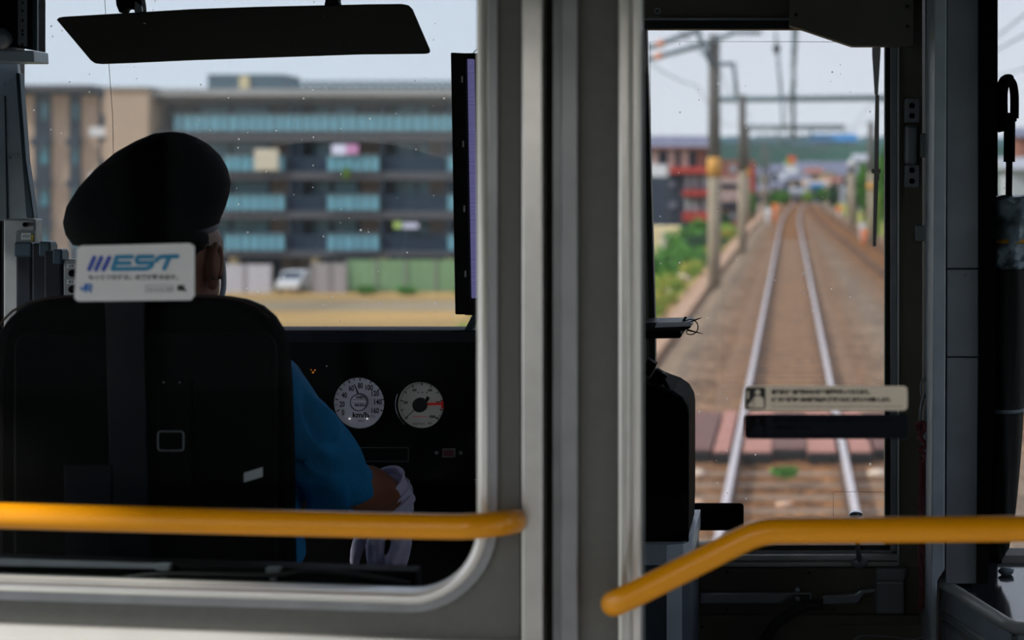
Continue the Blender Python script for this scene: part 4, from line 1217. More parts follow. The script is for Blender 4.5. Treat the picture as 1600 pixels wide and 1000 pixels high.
# ears
for sx in (1, -1):
    ex = head_c.x-0.006+sx*0.070
    eb = B()
    ez = H(0, 414).z
    eb.ball((ex-sx*0.002, 2.462, ez), (0.012, 0.018, 0.029), 18)
    ring_ = []
    for i in range(20):
        a_ = math.radians(-60+300*i/19)
        ring_.append(Vector((ex+sx*0.007, 2.458-math.cos(a_)*0.016*1.0, ez+0.003+math.sin(a_)*0.026)))
    eb.tube(ring_, 0.0050, 8)
    eb.ball((ex, 2.462, ez-0.027), (0.008, 0.010, 0.011), 12)
    obj('ear', eb, 'skin', person)
hr = B().ball(head_c+Vector((-0.010, 0.004, 0.010)), (0.0715, 0.086, 0.066), 28)
for v in hr.bm.verts:
    if v.co.z < head_c.z-0.045: v.co.z = head_c.z-0.045+(v.co.z-head_c.z+0.045)*0.4
obj('hair', hr, 'hair_black', person)
# face mask: cup over nose and mouth, ear loop showing behind the cheek
mk = B()
for i in range(9):
    pass
mk.ball(head_c+Vector((-0.022, 0.088, -0.045)), (0.055, 0.060, 0.056), 24)
mko = obj('face_mask', mk, 'mask_white', person)
lpz = [H(343, 404, 2.475), H(347, 410, 2.48), H(349, 425, 2.485), H(349, 450, 2.495), H(345, 468, 2.51)]
obj('ear_loop', B().tube(bez(lpz, 6), 0.0042, 8), 'mask_white', mko)
for sx in (1, -1):
    obj('eye', B().ball(head_c+Vector((sx*0.031, 0.112, 0.012)), 0.012, 12), 'paper_white', person)
# cap: sections from band to crown, each an ellipse tilted with the head
secs = [((163, 412), (318, 398), 0.100, 0.030), ((150, 388), (340, 366), 0.108, 0.030), ((147, 384), (346, 345), 0.110, 0.030), ((117, 380), (355, 322), 0.125, 0.030), ((106, 364), (361, 302), 0.134, 0.030),
        ((102, 345), (363, 285), 0.138, 0.030), ((107, 322), (358, 264), 0.136, 0.034), ((125, 292), (346, 243), 0.122, 0.040), ((150, 264), (328, 226), 0.100, 0.045),
        ((182, 237), (306, 214), 0.070, 0.045), ((212, 220), (288, 208), 0.042, 0.045), ((238, 209), (268, 206), 0.016, 0.045)]
def cap_rings(ss, n=48):
    t = bmesh.new(); rings = []
    for (l, r, dp, sh) in ss:
        a_ = H(*l, 2.45+sh); b_ = H(*r, 2.45+sh)
        c_ = (a_+b_)/2; u = (b_-a_)/2
        kx = abs(c_.x)*dp/c_.y           # width the depth of the cap adds when seen from one side
        u = u*math.sqrt(max(0.15, 1-(kx/u.length)**2))
        rings.append([t.verts.new(c_+u*math.cos(2*math.pi*i/n)+Vector((0, dp*math.sin(2*math.pi*i/n), 0.10*dp*math.sin(2*math.pi*i/n)))) for i in range(n)])
    for a_, b_ in zip(rings[:-1], rings[1:]):
        for i in range(n):
            t.faces.new((a_[i], a_[(i+1) % n], b_[(i+1) % n], b_[i]))
    t.faces.new(rings[0]); t.faces.new(rings[-1][::-1])
    bmesh.ops.recalc_face_normals(t, faces=t.faces)
    for f in t.faces: f.smooth = len(f.verts) == 4
    b = B(); b._take(t); return b
cpo = obj('cap', cap_rings(secs[1:]), 'cap_navy', person)
obj('band', cap_rings([secs[0], ((152, 389), (341.5, 366), 0.109, 0.030), ((150, 386), (346, 350), 0.111, 0.030)]), 'cap_band', cpo)
vb = B()
vz_ = head_c+Vector((-0.030, 0.110, 0.020))
vb.ball(vz_, (0.052, 0.066, 0.008), 24, Matrix.Rotation(math.radians(-22), 3, 'X'))
obj('peak', vb, 'cap_band', cpo)
# shirt
def wr_(co):
    p = co.x*0.80+co.z*0.60
    g = noise.noise(Vector((co.x*9, co.y*9, co.z*7)))
    f = noise.noise(Vector((co.x*16, co.y*16, co.z*6)))*0.005+(abs(math.sin(75*p+3.5*g))-0.6)*0.026*max(0, 0.55+1.1*g)
    return Vector((f, f*0.6, 0))
shirt = [
    [(H(238, 965, 2.455), 0.140), (H(238, 800, 2.455), 0.135), (H(240, 660, 2.46), 0.135), (H(245, 600, 2.46), 0.110)],
    [(H(150, 985, 2.46), 0.118), (H(150, 800, 2.46), 0.118), (H(150, 660, 2.46), 0.105)],
    [(H(346, 985, 2.46), 0.118), (H(348, 860, 2.46), 0.115), (H(330, 780, 2.46), 0.118), (H(328, 660, 2.46), 0.105)],
    [(H(110, 614), 0.066), (H(200, 560), 0.068), (H(262, 545), 0.070), (H(330, 562), 0.068), (H(412, 618), 0.066)],
    [(H(412, 620, 2.45), 0.066), (H(470, 685, 2.475), 0.062), (H(515, 735, 2.52), 0.056), (H(522, 750, 2.53), 0.055)],
    [(H(124, 620, 2.45), 0.064), (H(108, 695, 2.48), 0.060), (H(96, 765, 2.53), 0.056)],
    [(H(262, 520, 2.46), 0.066), (H(262, 548, 2.46), 0.072)],
]
sho = obj('shirt', organic(shirt, 0.006, 6, wr_), 'shirt_blue', person)
# sleeve hem: an open cuff standing off the elbow
def cuff(c, axis, r0, r1, l):
    axis = axis.normalized(); u = axis.orthogonal().normalized(); w = axis.cross(u)
    t = bmesh.new(); rings = []
    for k in range(7):
        f = k/6; rr = r0+(r1-r0)*f
        rings.append([t.verts.new(c+axis*l*f+(u*math.cos(2*math.pi*i/28)+w*math.sin(2*math.pi*i/28))*(rr+0.0025*f*math.sin(5*2*math.pi*i/28))) for i in range(28)])
    rings.append([t.verts.new(v.co+(c+axis*l-v.co)*0.06) for v in rings[-1]])
    rings.append([t.verts.new(c+axis*l*0.2+(v.co-c-axis*l)*0.9) for v in rings[-2]])
    for a_, b_ in zip(rings[:-1], rings[1:]):
        for i in range(28):
            t.faces.new((a_[i], a_[(i+1) % 28], b_[(i+1) % 28], b_[i]))
    bmesh.ops.recalc_face_normals(t, faces=t.faces)
    for f in t.faces: f.smooth = True
    b = B(); b._take(t); return b
ax = H(552, 776, 2.565)-H(500, 716, 2.505)
obj('sleeve_hem', cuff(H(502, 722, 2.505), ax, 0.052, 0.050, 0.062), 'shirt_blue', sho)
ax = H(90, 800, 2.57)-H(102, 735, 2.51)
obj('sleeve_hem', cuff(H(102, 738, 2.51), ax, 0.054, 0.052, 0.060), 'shirt_blue', sho)
tro = [
    [(pelvis+Vector((0, 0, 0.03)), 0.125), (H(238, 1000, 2.46), 0.130)],
    [(H(170, 1015, 2.47), 0.098), (Vector((H(150, 0).x, 2.72, zs+0.07)), 0.076), (Vector((H(150, 0).x, 2.755, 0.72)), 0.064), (Vector((H(150, 0).x, 2.745, 0.52)), 0.055)],
    [(H(305, 1015, 2.47), 0.098), (Vector((H(330, 0).x, 2.72, zs+0.07)), 0.076), (Vector((H(330, 0).x, 2.755, 0.72)), 0.064), (Vector((H(330, 0).x, 2.745, 0.52)), 0.055)],
]
obj('trousers', organic(tro, 0.014, 5), 'trouser_navy', person)
for x in (150, 330):
    obj('shoe', organic([[(Vector((H(x, 0).x, 2.735, 0.462)), 0.042), (Vector((H(x, 0).x, 2.785, 0.460)), 0.040)]], 0.009, 3), 'console_black', person)
# gloves: right hand draped over the control handle, back of the hand to the viewer, fingers hanging in front of it
G = lambda x, y, Y: P(x, y, Y)
gl = [
    [(G(607, 772, 2.685), 0.0335), (G(616, 792, 2.695), 0.0315)],
    [(G(614, 790, 2.69), 0.031), (G(612, 806, 2.69), 0.029)],
    [(G(600, 806, 2.685), 0.020), (G(592, 826, 2.680), 0.016)],
    [(G(622, 806, 2.690), 0.020), (G(630, 826, 2.690), 0.017)],
    # thumb, index, middle, ring, little
    [(G(596, 804, 2.690), 0.016), (G(566, 822, 2.690), 0.0125), (G(561, 850, 2.685), 0.0112), (G(554, 878, 2.690), 0.0085)],
    [(G(590, 824, 2.675), 0.0125), (G(581, 848, 2.672), 0.0098), (G(581, 872, 2.680), 0.0092), (G(582, 896, 2.692), 0.0085)],
    [(G(600, 820, 2.670), 0.0120), (G(593, 846, 2.668), 0.0095), (G(592, 870, 2.674), 0.0088), (G(592, 892, 2.688), 0.0082)],
    [(G(622, 824, 2.678), 0.0130), (G(622, 850, 2.668), 0.0112), (G(613, 872, 2.668), 0.0105), (G(608, 894, 2.680), 0.0092)],
    [(G(633, 824, 2.688), 0.0130), (G(633, 852, 2.680), 0.0112), (G(629, 876, 2.682), 0.0100), (G(624, 894, 2.692), 0.0088)],
]
def gw(co):
    f = noise.noise(Vector((co.x*60, co.y*60, co.z*60)))*0.0018
    return Vector((f, f, f*0.5))
glo = obj('glove', organic(gl, 0.0035, 3, gw), 'glove_white', person)
ax = G(616, 786, 2.692)-G(599, 758, 2.672)
cf = cuff(G(597, 755, 2.670), ax, 0.0365, 0.0335, 0.048)
for v in cf.bm.verts:
    v.co += Vector((noise.noise(v.co*55), 0.0, noise.noise(v.co*60+Vector((2, 0, 0)))))*0.0025
d_ = ax.normalized(); u_ = d_.orthogonal().normalized(); w_ = d_.cross(u_)
for k, rr in ((0.0, 0.0370), (0.022, 0.0362), (0.034, 0.0352)):
    c_ = G(597, 755, 2.670)+d_*k
    cf.tube([c_+(u_*math.cos(2*math.pi*i/24)+w_*math.sin(2*math.pi*i/24))*rr for i in range(24)], 0.0024, 8, True)
obj('cuff', cf, 'glove_white', glo)
lg_ = [
    [(G(80, 800, 2.72), 0.032), (G(100, 815, 2.73), 0.030), (G(112, 828, 2.74), 0.026)],
    [(G(100, 815, 2.72), 0.014), (G(120, 800, 2.72), 0.011), (G(135, 808, 2.73), 0.009)],
]
for k in range(4):
    lg_.append([(G(112, 822+9*k, 2.735), 0.012), (G(130, 826+9*k, 2.750), 0.010), (G(142, 832+9*k, 2.742), 0.009), (G(140, 838+9*k, 2.728), 0.008)])
obj('glove', organic(lg_, 0.0035, 3), 'glove_white', person)
# ================================================================ OUTSIDE: ground and track
GZ = -6.4                                   # level of the field and the streets
BZ = RAIL-0.14                              # top of the ballast
def curve_x(y):
    """the line runs straight, then bends away to one side"""
    return 0.0 if y < 95 else (y-95)**2*0.00016
def strip(ys, prof):
    """surface swept along the line: prof is a list of (x, z)"""
    b = B()
    rows = []
    for y in ys:
        rows.append([b.bm.verts.new((x+curve_x(y), y, z)) for x, z in prof])
    for a_, c_ in zip(rows[:-1], rows[1:]):
        for i in range(len(prof)-1):
            b.bm.faces.new((a_[i], a_[i+1], c_[i+1], c_[i]))
    bmesh.ops.recalc_face_normals(b.bm, faces=b.bm.faces)
    for f in b.bm.faces:
        if f.normal.z < 0: f.normal_flip()
    return b
YSS = [4+4*i for i in range(24)]+[100+6*i for i in range(17)]
def side(y):
    return 3.4-0.0144*(y-50)            # the neighbour track draws nearer with distance
def edge_x(y):
    return max(1.9, side(y)+1.75)
def strip2(ys, proff):
    b = B(); rows = []
    for y in ys:
        rows.append([b.bm.verts.new((x+curve_x(y), y, z)) for x, z in proff(y)])
    for a_, c_ in zip(rows[:-1], rows[1:]):
        for i in range(len(a_)-1):
            b.bm.faces.new((a_[i], a_[i+1], c_[i+1], c_[i]))
    bmesh.ops.recalc_face_normals(b.bm, faces=b.bm.faces)
    for f in b.bm.faces:
        if f.normal.z < 0: f.normal_flip()
    return b
struct('ground_ballast', strip2(YSS, lambda y: [(-2.35, BZ-0.34), (-1.75, BZ), (edge_x(y), BZ), (edge_x(y)+0.5, BZ-0.25)]), 'ballast')
struct('ground_verge', strip(YSS, [(-3.1, BZ-0.36), (-2.3, BZ-0.34)]), 'soil')
struct('embankment', strip(YSS, [(-11.5, GZ), (-6.5, -4.2), (-3.05, BZ-0.36)]), 'slope_green')
struct('embankment_far_side', strip2(YSS, lambda y: [(edge_x(y)+0.45, BZ-0.25), (edge_x(y)+1.6, BZ-0.15), (edge_x(y)+6, -3.2), (22, GZ)]), 'slope_green')
struct('ground', B().box(-700, 700, -60, 1500, GZ-0.6, GZ-0.05), 'ground_mixed')
struct('field', B().box(-95, -12, 62, 119, GZ-0.1, GZ), 'grass_dry')
struct('field_path', B().box(-95, -12, 100.5, 108, GZ-0.05, GZ+0.02), 'dirt_path')
struct('road', B().box(-40, -7, 128, 190, GZ-0.02, GZ+0.03), 'asphalt')
tr_ = strip([y for y in YSS if y < 150], [(-2.72, BZ-0.30), (-2.72, BZ-0.16), (-2.36, BZ-0.16), (-2.36, BZ-0.34)])
t_o = obj('cable_trough', tr_, 'trough_conc')
tag(t_o, 'pale pinkish concrete cable trough running along the ballast edge', 'cable trough')
def rail(name, x0, y0, label, nb=False):
    t = thing(name, label, 'rail', (x0, y0, BZ))
    ys = [y0+2*i for i in range(int((190-y0)/2))]
    xo = (lambda y: side(y)-3.8) if nb else (lambda y: 0.0)
    shift = lambda pr: strip2(ys, lambda y: [(x+xo(y), z) for x, z in pr])
    hd_ = shift([(x0-0.035, RAIL-0.045), (x0-0.033, RAIL-0.004), (x0-0.024, RAIL), (x0+0.024, RAIL), (x0+0.033, RAIL-0.004), (x0+0.035, RAIL-0.045)])
    obj('head', hd_, 'rail_web' if nb else 'rail_shine', t)
    wb_ = shift([(x0-0.065, BZ+0.009), (x0-0.06, BZ+0.020), (x0-0.012, BZ+0.03), (x0-0.012, RAIL-0.045), (x0+0.012, RAIL-0.045), (x0+0.012, BZ+0.03), (x0+0.06, BZ+0.020), (x0+0.065, BZ+0.009)])
    obj('web', wb_, 'rail_web', t)
rail('rail', -0.566, 4.0, 'bright worn rail of the middle track on the grassy side')
rail('rail', 0.566, 4.0, 'bright worn rail of the middle track between it and the neighbour track')
rail('rail', 3.234, 30.0, 'dull rail of the neighbour track closest to the middle track', True)
rail('rail', 4.366, 30.0, 'dull outer rail of the neighbour track at the tree side', True)
sl0 = None
for i in range(110):
    y = 11.2+0.62*i
    if 17.0 < y < 20.9: continue
    if sl0 is None:
        sl0 = obj('sleeper', B().box(-1.0, 1.0, -0.11, 0.11, -0.12, 0.0, 0.012), 'sleeper_tan')
        tag(sl0, 'tan sleeper lying almost flush in the ballast under the middle track', 'sleeper', 'sleepers of the middle track'); s_ = sl0
    else:
        s_ = sl0.copy(); COL.objects.link(s_)
    s_.location = (curve_x(y), y, BZ+0.008)
# crossing panels
def panel(x0, x1, y0, y1, m, label, z=RAIL-0.005, h=0.13):
    o = obj('crossing_panel', B().box(x0, x1, y0, y1, z-h, z, 0.012), m)
    obj('edge_strip', B().box(x0, x1, y0-0.05, y0-0.002, z-h, z-0.02, 0.004), 'rubber_black', o)  # black strip added so the panel front looks shaded
    tag(o, label, 'crossing panel', 'panels of the small crossing over the track')
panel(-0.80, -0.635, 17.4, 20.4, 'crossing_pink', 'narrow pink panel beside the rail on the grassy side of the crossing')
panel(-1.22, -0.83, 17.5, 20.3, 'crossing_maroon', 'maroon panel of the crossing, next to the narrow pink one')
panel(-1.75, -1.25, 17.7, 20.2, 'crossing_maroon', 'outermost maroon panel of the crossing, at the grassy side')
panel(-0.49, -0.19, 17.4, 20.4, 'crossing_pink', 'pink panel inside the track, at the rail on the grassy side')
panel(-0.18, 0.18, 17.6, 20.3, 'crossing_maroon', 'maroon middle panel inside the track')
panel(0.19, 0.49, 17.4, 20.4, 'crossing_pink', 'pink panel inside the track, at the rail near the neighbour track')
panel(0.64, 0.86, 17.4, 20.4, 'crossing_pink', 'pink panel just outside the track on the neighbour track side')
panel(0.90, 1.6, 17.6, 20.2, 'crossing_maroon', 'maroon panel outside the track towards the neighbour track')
# weeds and pale stones
wd = obj('weed_tuft', B().leaves(P(1226, 738, 16.05), (0.15, 0.10, 0.045), 420, 0.035, 3), 'leaf_green')
tag(wd, 'small green weed tuft between the rails', 'weed')
def stone(x, y, r, m, label, sd):
    b = B().ball((x, y, BZ+r[2]*0.4), r, 14)
    for v in b.bm.verts: v.co += Vector((noise.noise(v.co*9+Vector((sd, 0, 0))), noise.noise(v.co*9+Vector((0, sd, 0))), 0))*0.03
    tag(obj('stone', b, m), label, 'stone')
a_ = P(1089, 737, 2.96*F/(737-VY)); stone(a_.x, a_.y, (0.085, 0.07, 0.05), 'stone_white', 'pale stone outside the rail just before the crossing, grassy side', 1)
a_ = P(1371, 737, 2.96*F/(737-VY)); stone(a_.x, a_.y, (0.10, 0.07, 0.05), 'stone_white', 'pale stone outside the rail before the crossing, neighbour track side', 2)
a_ = P(1092, 782, 2.96*F/(782-VY)); stone(a_.x, a_.y, (0.06, 0.05, 0.03), 'stone_pink', 'small pinkish stone near the foot of the window view', 3)
a_ = P(1226, 784, 2.96*F/(784-VY)); stone(a_.x, a_.y, (0.075, 0.05, 0.035), 'stone_pink', 'flat orange stone between the rails below the weed tuft', 4)
rnd = random.Random(5)
for (x, y, r, nm) in ((-3.3, 37, 0.24, 'large pale boulder on the verge beyond the notebook'), (-3.3, 31, 0.22, 'pale boulder on the verge, nearest the train'), (-3.3, 45.6, 0.2, 'pale boulder on the verge near the first pole foot'), (-3.3, 52, 0.2, 'pale boulder on the verge just past the first pole')):
    b = B().ball((x, y, BZ-0.28+r*0.4), (r, r, r*0.7), 18)
    for v in b.bm.verts: v.co += Vector((noise.noise(v.co*3), noise.noise(v.co*3+Vector((4, 0, 0))), noise.noise(v.co*3+Vector((0, 7, 0)))))*0.10
    tag(obj('boulder', b, 'stone_white'), nm, 'boulder')
# low plants on the slope
def bush(x, y, z, rad, n, size, m, label, sd, group=None, name='shrub', cat='shrub'):
    t = thing(name, label, cat, (x, y, z), group)
    obj('foliage', B().leaves((x, y, z+rad[2]*0.8), rad, n, size, sd), m, t)
    st_ = B()
    for k in range(3):
        a_ = 2.1*k+sd
        st_.tube([(x, y, z-0.1), (x+0.25*rad[0]*math.cos(a_), y+0.25*rad[1]*math.sin(a_), z+rad[2]*0.9)], [0.03, 0.012], 6)
    obj('stem', st_, 'bark', t)
    return t
def slope_z(x):
    return BZ-0.36+(x+3.05)/(3.45)*(4.2+BZ-0.36)*1.0 if x > -6.5 else -4.2+(x+6.5)/5.0*2.2
bl = [(-4.3, 33, 1, 'leaf_lime', 'yellow green bush on the bank nearest the train'), (-4.3, 38, 1.1, 'leaf_green', 'bright green bush low on the bank behind the nearest one'), (-3.5, 44, .7, 'slope_green', 'straw coloured bush at the first pole foot'),
      (-5.2, 46, 1.2, 'leaf_green', 'green bush down the bank beside the first pole'), (-4.2, 54, 1.0, 'leaf_lime', 'lime bush on the bank behind the first pole'), (-6.2, 56, 1.1, 'leaf_lime', 'lime bush low on the bank in front of the parking area'),
      (-4.0, 66, 1.2, 'leaf_green', 'green bush on the bank at the second pole'), (-5.4, 74, 1.6, 'leaf_green', 'tall green bush down the bank past the second pole'), (-4.3, 84, 1.3, 'leaf_dark', 'dark bush on the bank between second and third pole'),
      (-5.6, 96, 2.0, 'leaf_green', 'large green bush in front of the red balconied block'), (-4.2, 106, 1.1, 'leaf_lime', 'pale bush on the far bank by the third pole'), (-7.5, 124, 1.8, 'leaf_dark', 'dark large bush on the far bank before the brown block'),
      (-3.6, 60, .5, 'slope_green', 'low straw tuft on the verge before the second pole'), (-3.4, 75, .6, 'slope_green', 'low straw tuft on the verge after the second pole'), (-3.4, 92, .7, 'slope_green', 'low straw tuft far along the verge')]
for i, (x, y, s_, m, lb_) in enumerate(bl):
    bush(x, y, slope_z(x)-0.15, (1.0*s_, 1.6*s_, 0.75*s_), 1500, 0.10*max(s_, 0.7), m, lb_, i+1, 'plants on the bank')
for i, (x, y, s_) in enumerate(((-3.35, 40, .35), (-3.4, 48.5, .4), (-3.35, 57, .4))):
    bush(x, y, BZ-0.36, (0.5, 1.2, 0.3), 500, 0.06, 'slope_green', ('dry grass tuft on the verge before the first pole', 'dry grass tuft on the verge just past the first pole', 'dry grass tuft on the verge midway to the second pole')[i], 40+i, 'plants on the bank', 'grass_tuft', 'grass')

# ---- poles and overhead line
def pole(x, y, ztop, r, z0, label, band=True, m='concrete_pole', top=None):
    t = thing('line_pole', label, 'pole', (x, y, z0), 'poles of the overhead line')
    zb = 1.9
    obj('shaft', B().tube([(x, y, z0), (x, y, min(zb, ztop))], [r, r*0.95], 18), m, t)
    if ztop > zb:
        obj('upper_shaft', B().tube([(x, y, zb), (x, y, ztop)], [r*0.95, r*0.85], 18), 'concrete_backlit', t)  # darkness against the bright sky is put into the upper colour
    if band:
        obj('warning_band', B().tube([(x, y, zb-0.2), (x, y, zb+0.35)], r*1.06, 18), 'pole_band', t)
    return t
ZV = BZ-0.45
p1 = P(1116, 0, 47.5).x
t1 = pole(p1, 47.5, 5.75, 0.19, ZV, 'nearest tall concrete line pole with orange band by the bank')
def bar(b, p, q_, r): return b.tube([p, q_], r, 8)
arms = B()
Pm = lambda x, y: P(x, y, 47.3)
for a_, c_ in (((1010, 76), (1092, 47)), ((1010, 93), (1106, 68)), ((1090, 45), (1097, 72)), ((1096, 66), (1112, 102)), ((1104, 68), (1150, 50)), ((1140, 50), (1190, 51)), ((1121, 100), (1146, 100)), ((1146, 98), (1151, 150))):
    bar(arms, Pm(*a_), Pm(*c_), 0.075 if a_[0] < 1100 else 0.06)
obj('arm', arms, 'steel_grey', t1)
ins = B()
for a_, c_ in (((1026, 70.5), (1038, 66.2)), ((1023, 89.5), (1035, 86.2))):
    bar(ins, Pm(*a_), Pm(*c_), 0.10)
obj('insulator', ins, 'insulator_orange', t1)
p2 = P(1160, 0, 66).x
t2 = pole(p2, 66, P(0, 148, 66).z, 0.17, ZV, 'second line pole along the bank, carrying the long cross beam', False)
bmx = thing('cross_span', 'long grey cross beam spanning the tracks from the second pole', 'beam', (p2, 66, P(0, 155, 66).z))
obj('beam', B().tube([P(1120, 155.5, 66), P(1480, 152, 66)], 0.12, 10), 'steel_teal', bmx)
pr_ = pole(P(1480, 0, 66).x, 66, P(0, 140, 66).z, 0.17, ZV, 'line pole across the tracks at the far end of the long beam')
dp = B()
bar(dp, P(1240, 40, 65.9), P(1240, 218, 65.9), 0.075)
for y in (80, 100, 130):
    dp.ball(P(1240, y, 65.9), 0.12, 10)
obj('drop_post', dp, 'steel_teal', bmx)
dp2 = B()
bar(dp2, P(1212, 50, 65.8), P(1214, 76, 65.8), 0.05); bar(dp2, P(1214, 76, 65.8), P(1221, 152, 65.8), 0.06); bar(dp2, P(1221, 152, 65.8), P(1223, 205, 65.8), 0.045)
obj('hanger', dp2, 'wire_grey', bmx)
obj('insulator', B().ball(P(1213.5, 76, 65.7), (0.16, 0.16, 0.20), 14), 'insulator_dark', bmx)
more = [(1168, 118, 196, 'third line pole along the bank'), (1193, 165, 222, 'fourth line pole along the bank, past the brown block'), (1201, 220, 232, 'fifth and smallest line pole along the bank')]
for px, y, pt, lb_ in more:
    pole(P(px, 0, y).x, y, P(0, pt, y).z, 0.17, ZV-0.5, lb_, y < 130)
for px, y, pt, lb_ in ((1361, 72, 190, 'pale line pole with orange band at the tree side of the neighbour track'), (1332, 98, 252, 'line pole with white lamp at the tree side'), (1326, 135, 265, 'slim far line pole at the tree side, before the grey roof')):
    t = pole(P(px, 0, y).x, y, P(0, pt, y).z, 0.16, ZV, lb_, False)
    if y == 72: obj('warning_band', B().tube([P(px, 296, y), P(px, 286, y)], 0.18, 14), 'pole_band', t)
    if y == 98: obj('lamp', B().ball(P(px-2, 255, y-0.2), (0.2, 0.2, 0.2), 12), 'white_paint', t)
# second, third gantry: faint beams far along the line
for i, (y, py, x0, x1, lb_) in enumerate(((118, 197, 1168, 1320, 'first of the distant grey gantry beams over the line'), (165, 213, 1180, 1300, 'second of the distant grey gantry beams over the line'))):
    g_ = thing('gantry', lb_, 'beam', tuple(P(x0, py, y)), 'distant gantries')
    b = B(); bar(b, P(x0, py, y), P(x1, py, y), 0.10); bar(b, P(x0, py+5, y), P(x1, py+5, y), 0.08)
    for k in range(9):
        bar(b, P(x0+(x1-x0)*k/8, py, y), P(x0+(x1-x0)*k/8, py+5, y), 0.04)
    obj('beam', b, 'steel_grey', g_)
    d = B()
    for k in (1215, 1241, 1268):
        bar(d, P(k, py, y), P(k, py+22, y), 0.07)
    obj('drop_post', d, 'wire_grey', g_)
def wire(label, f, y0, y1, r, sagm=0.35, drop=None):
    pts = []
    ys = [y0+(y1-y0)*i/60 for i in range(61)]
    for y in ys:
        x, z = f(y)
        s_ = math.sin(math.pi*((y-18)/47 % 1.0))
        pts.append((x+curve_x(y), y, z-sagm*s_))
    o = obj('overhead_wire', B().tube(pts, r, 6), 'wire_grey')
    tag(o, label, 'wire', 'overhead wires')
wire('contact wire above the middle track', lambda y: (0.12*math.sin(y/16), RAIL+5.1), 20, 180, 0.014, 0.0)
wire('messenger wire above the contact wire of the middle track', lambda y: (0.10*math.sin(y/16), RAIL+5.68), 20, 180, 0.014, 0.5)
wire('contact wire above the neighbour track', lambda y: (3.8-0.0144*(y-20), RAIL+5.1), 25, 180, 0.014, 0.0)
wire('messenger wire above the neighbour track', lambda y: (3.8-0.0144*(y-20), RAIL+5.68), 25, 180, 0.014, 0.5)
wire('upper feeder wire along the bank side poles', lambda y: (-2.8, RAIL+7.2), 25, 180, 0.018, 0.6)
wire('lower feeder wire along the bank side poles', lambda y: (-3.6, RAIL+6.4), 25, 180, 0.018, 0.6)
wire('feeder wire along the tree side poles', lambda y: (7.0, RAIL+6.6), 30, 180, 0.018, 0.6)

# ---- the field side: long apartment block seen through the driver's windshield
YA = 121.0
A = lambda x, y, dy=0.0: P(x, y, YA+dy)
def ab(b, px0, py0, px1, py1, dy, d):
    a_ = P(px0, py1, YA); c_ = P(px1, py0, YA)
    return b.box(a_.x, c_.x, YA+dy, YA+dy+d, a_.z, c_.z)
apt = thing('apartment_block', 'long five storey apartment block with pale blue glass balconies behind the field', 'building', (A(480, 0).x, YA, GZ))
XR = 790
obj('rear_wall', ab(ab(B(), 246, 158, XR, 395, 1.8, 9.0), 300, 390, XR, 452, 3.4, 7.5), 'recess_navy', apt)
obj('roof_slab', ab(ab(B(), 246.5, 143, XR, 151, -1.0, 12), 246.5, 138, XR, 144, 0.2, 10.5), 'slab_light', apt)
obj('roof_fascia', ab(B(), 246.5, 151, XR, 161, -0.4, 3.0), 'slab_brown', apt)
obj('rooftop_room', ab(B(), 302, 112, 424, 139, 3.0, 4.0), 'steel_teal', apt)
obj('rooftop_room_panel', ab(B(), 353, 115, 369, 139, 2.9, 0.1), 'wall_cream', apt)
rr_ = B()
ab(rr_, 430, 124, XR, 126.5, 1.6, 0.1)
ab(rr_, 430, 132, XR, 138, 1.5, 0.3)
for x in range(430, XR, 12):
    ab(rr_, x, 124, x+6, 138, 1.6, 0.15)
obj('roof_railing', rr_, 'steel_teal', apt)
slabs = [(206, 220), (268, 281), (329, 342), (391, 401)]
for i, (y0, y1) in enumerate(slabs):
    obj('floor_slab', ab(B(), 246, y0, XR, y1, -0.6, 3.2), 'slab_brown', apt)
bays = [(355, 450), (515, 597), (702, XR)]
rows = [(180, 206, [(277, XR)]), (243, 268, bays+[(250, 300)]), (304, 329, bays+[(250, 300)]), (365, 391, bays+[(250, 300)])]
for (y0, y1, segs) in rows:
    for (x0, x1) in segs:
        n = max(1, round((x1-x0)/120)) if len(segs) == 1 else 1
        for k in range(n):
            u0 = x0+(x1-x0)*k/n; u1 = x0+(x1-x0)*(k+1)/n
            bb = B()
            m_ = max(3, int((u1-u0)/13))
            for q_ in range(m_):
                ab(bb, u0+(u1-u0)*q_/m_+1.3, y0, u0+(u1-u0)*(q_+1)/m_-1.3, y1, -0.75, 0.06)
            ob_ = obj('balcony_glass', bb, 'rail_glass', apt)
            bt = B(); ab(bt, u0, y0-1.2, u1, y0+0.4, -0.85, 0.25); ab(bt, u0, y1-1.5, u1, y1, -0.80, 0.2)
            obj('balcony_rail', bt, 'steel_grey', ob_)
for (y0, y1, segs) in rows[1:]:
    for (x0, x1) in ((300, 355), (450, 515), (597, 702)):
        obj('balcony_wall', ab(B(), x0, y0+1, x1, y1, -0.45, 0.2), 'recess_navy', apt)
tops = [(161, 206), (220, 268), (281, 329), (342, 391)]
for k, (y0, y1) in enumerate(tops):
    for (x0, x1) in ((415, 468), (556, 600), (664, 702), (262, 296)):
        obj('wall_panel', ab(B(), x0, y0, x1, y1, 1.4, 0.5), 'wall_tan' if k else 'slab_brown', apt)
    for (x0, x1) in ((300, 345), (352, 408), (478, 505), (512, 548), (607, 640), (645, 662), (715, 770)):
        fr2 = obj('window', ab(B(), x0, y0+3, x1, y1, 1.7, 0.15), 'window_teal', apt)
    for x in (455, 468, 597, 700):
        obj('partition', ab(B(), x, y0, x+5, y1, -0.5, 2.4), 'recess_navy', apt)
for x in (358, 486, 592, 696):
    obj('column', ab(B(), x, 401, x+11, 452, 0.0, 0.8), 'wall_cream', apt)
for (x0, x1) in ((445, 485), (420, 440), (560, 590)):
    obj('ground_wall', ab(B(), x0, 401, x1, 452, 3.1, 0.3), 'wall_tan', apt)
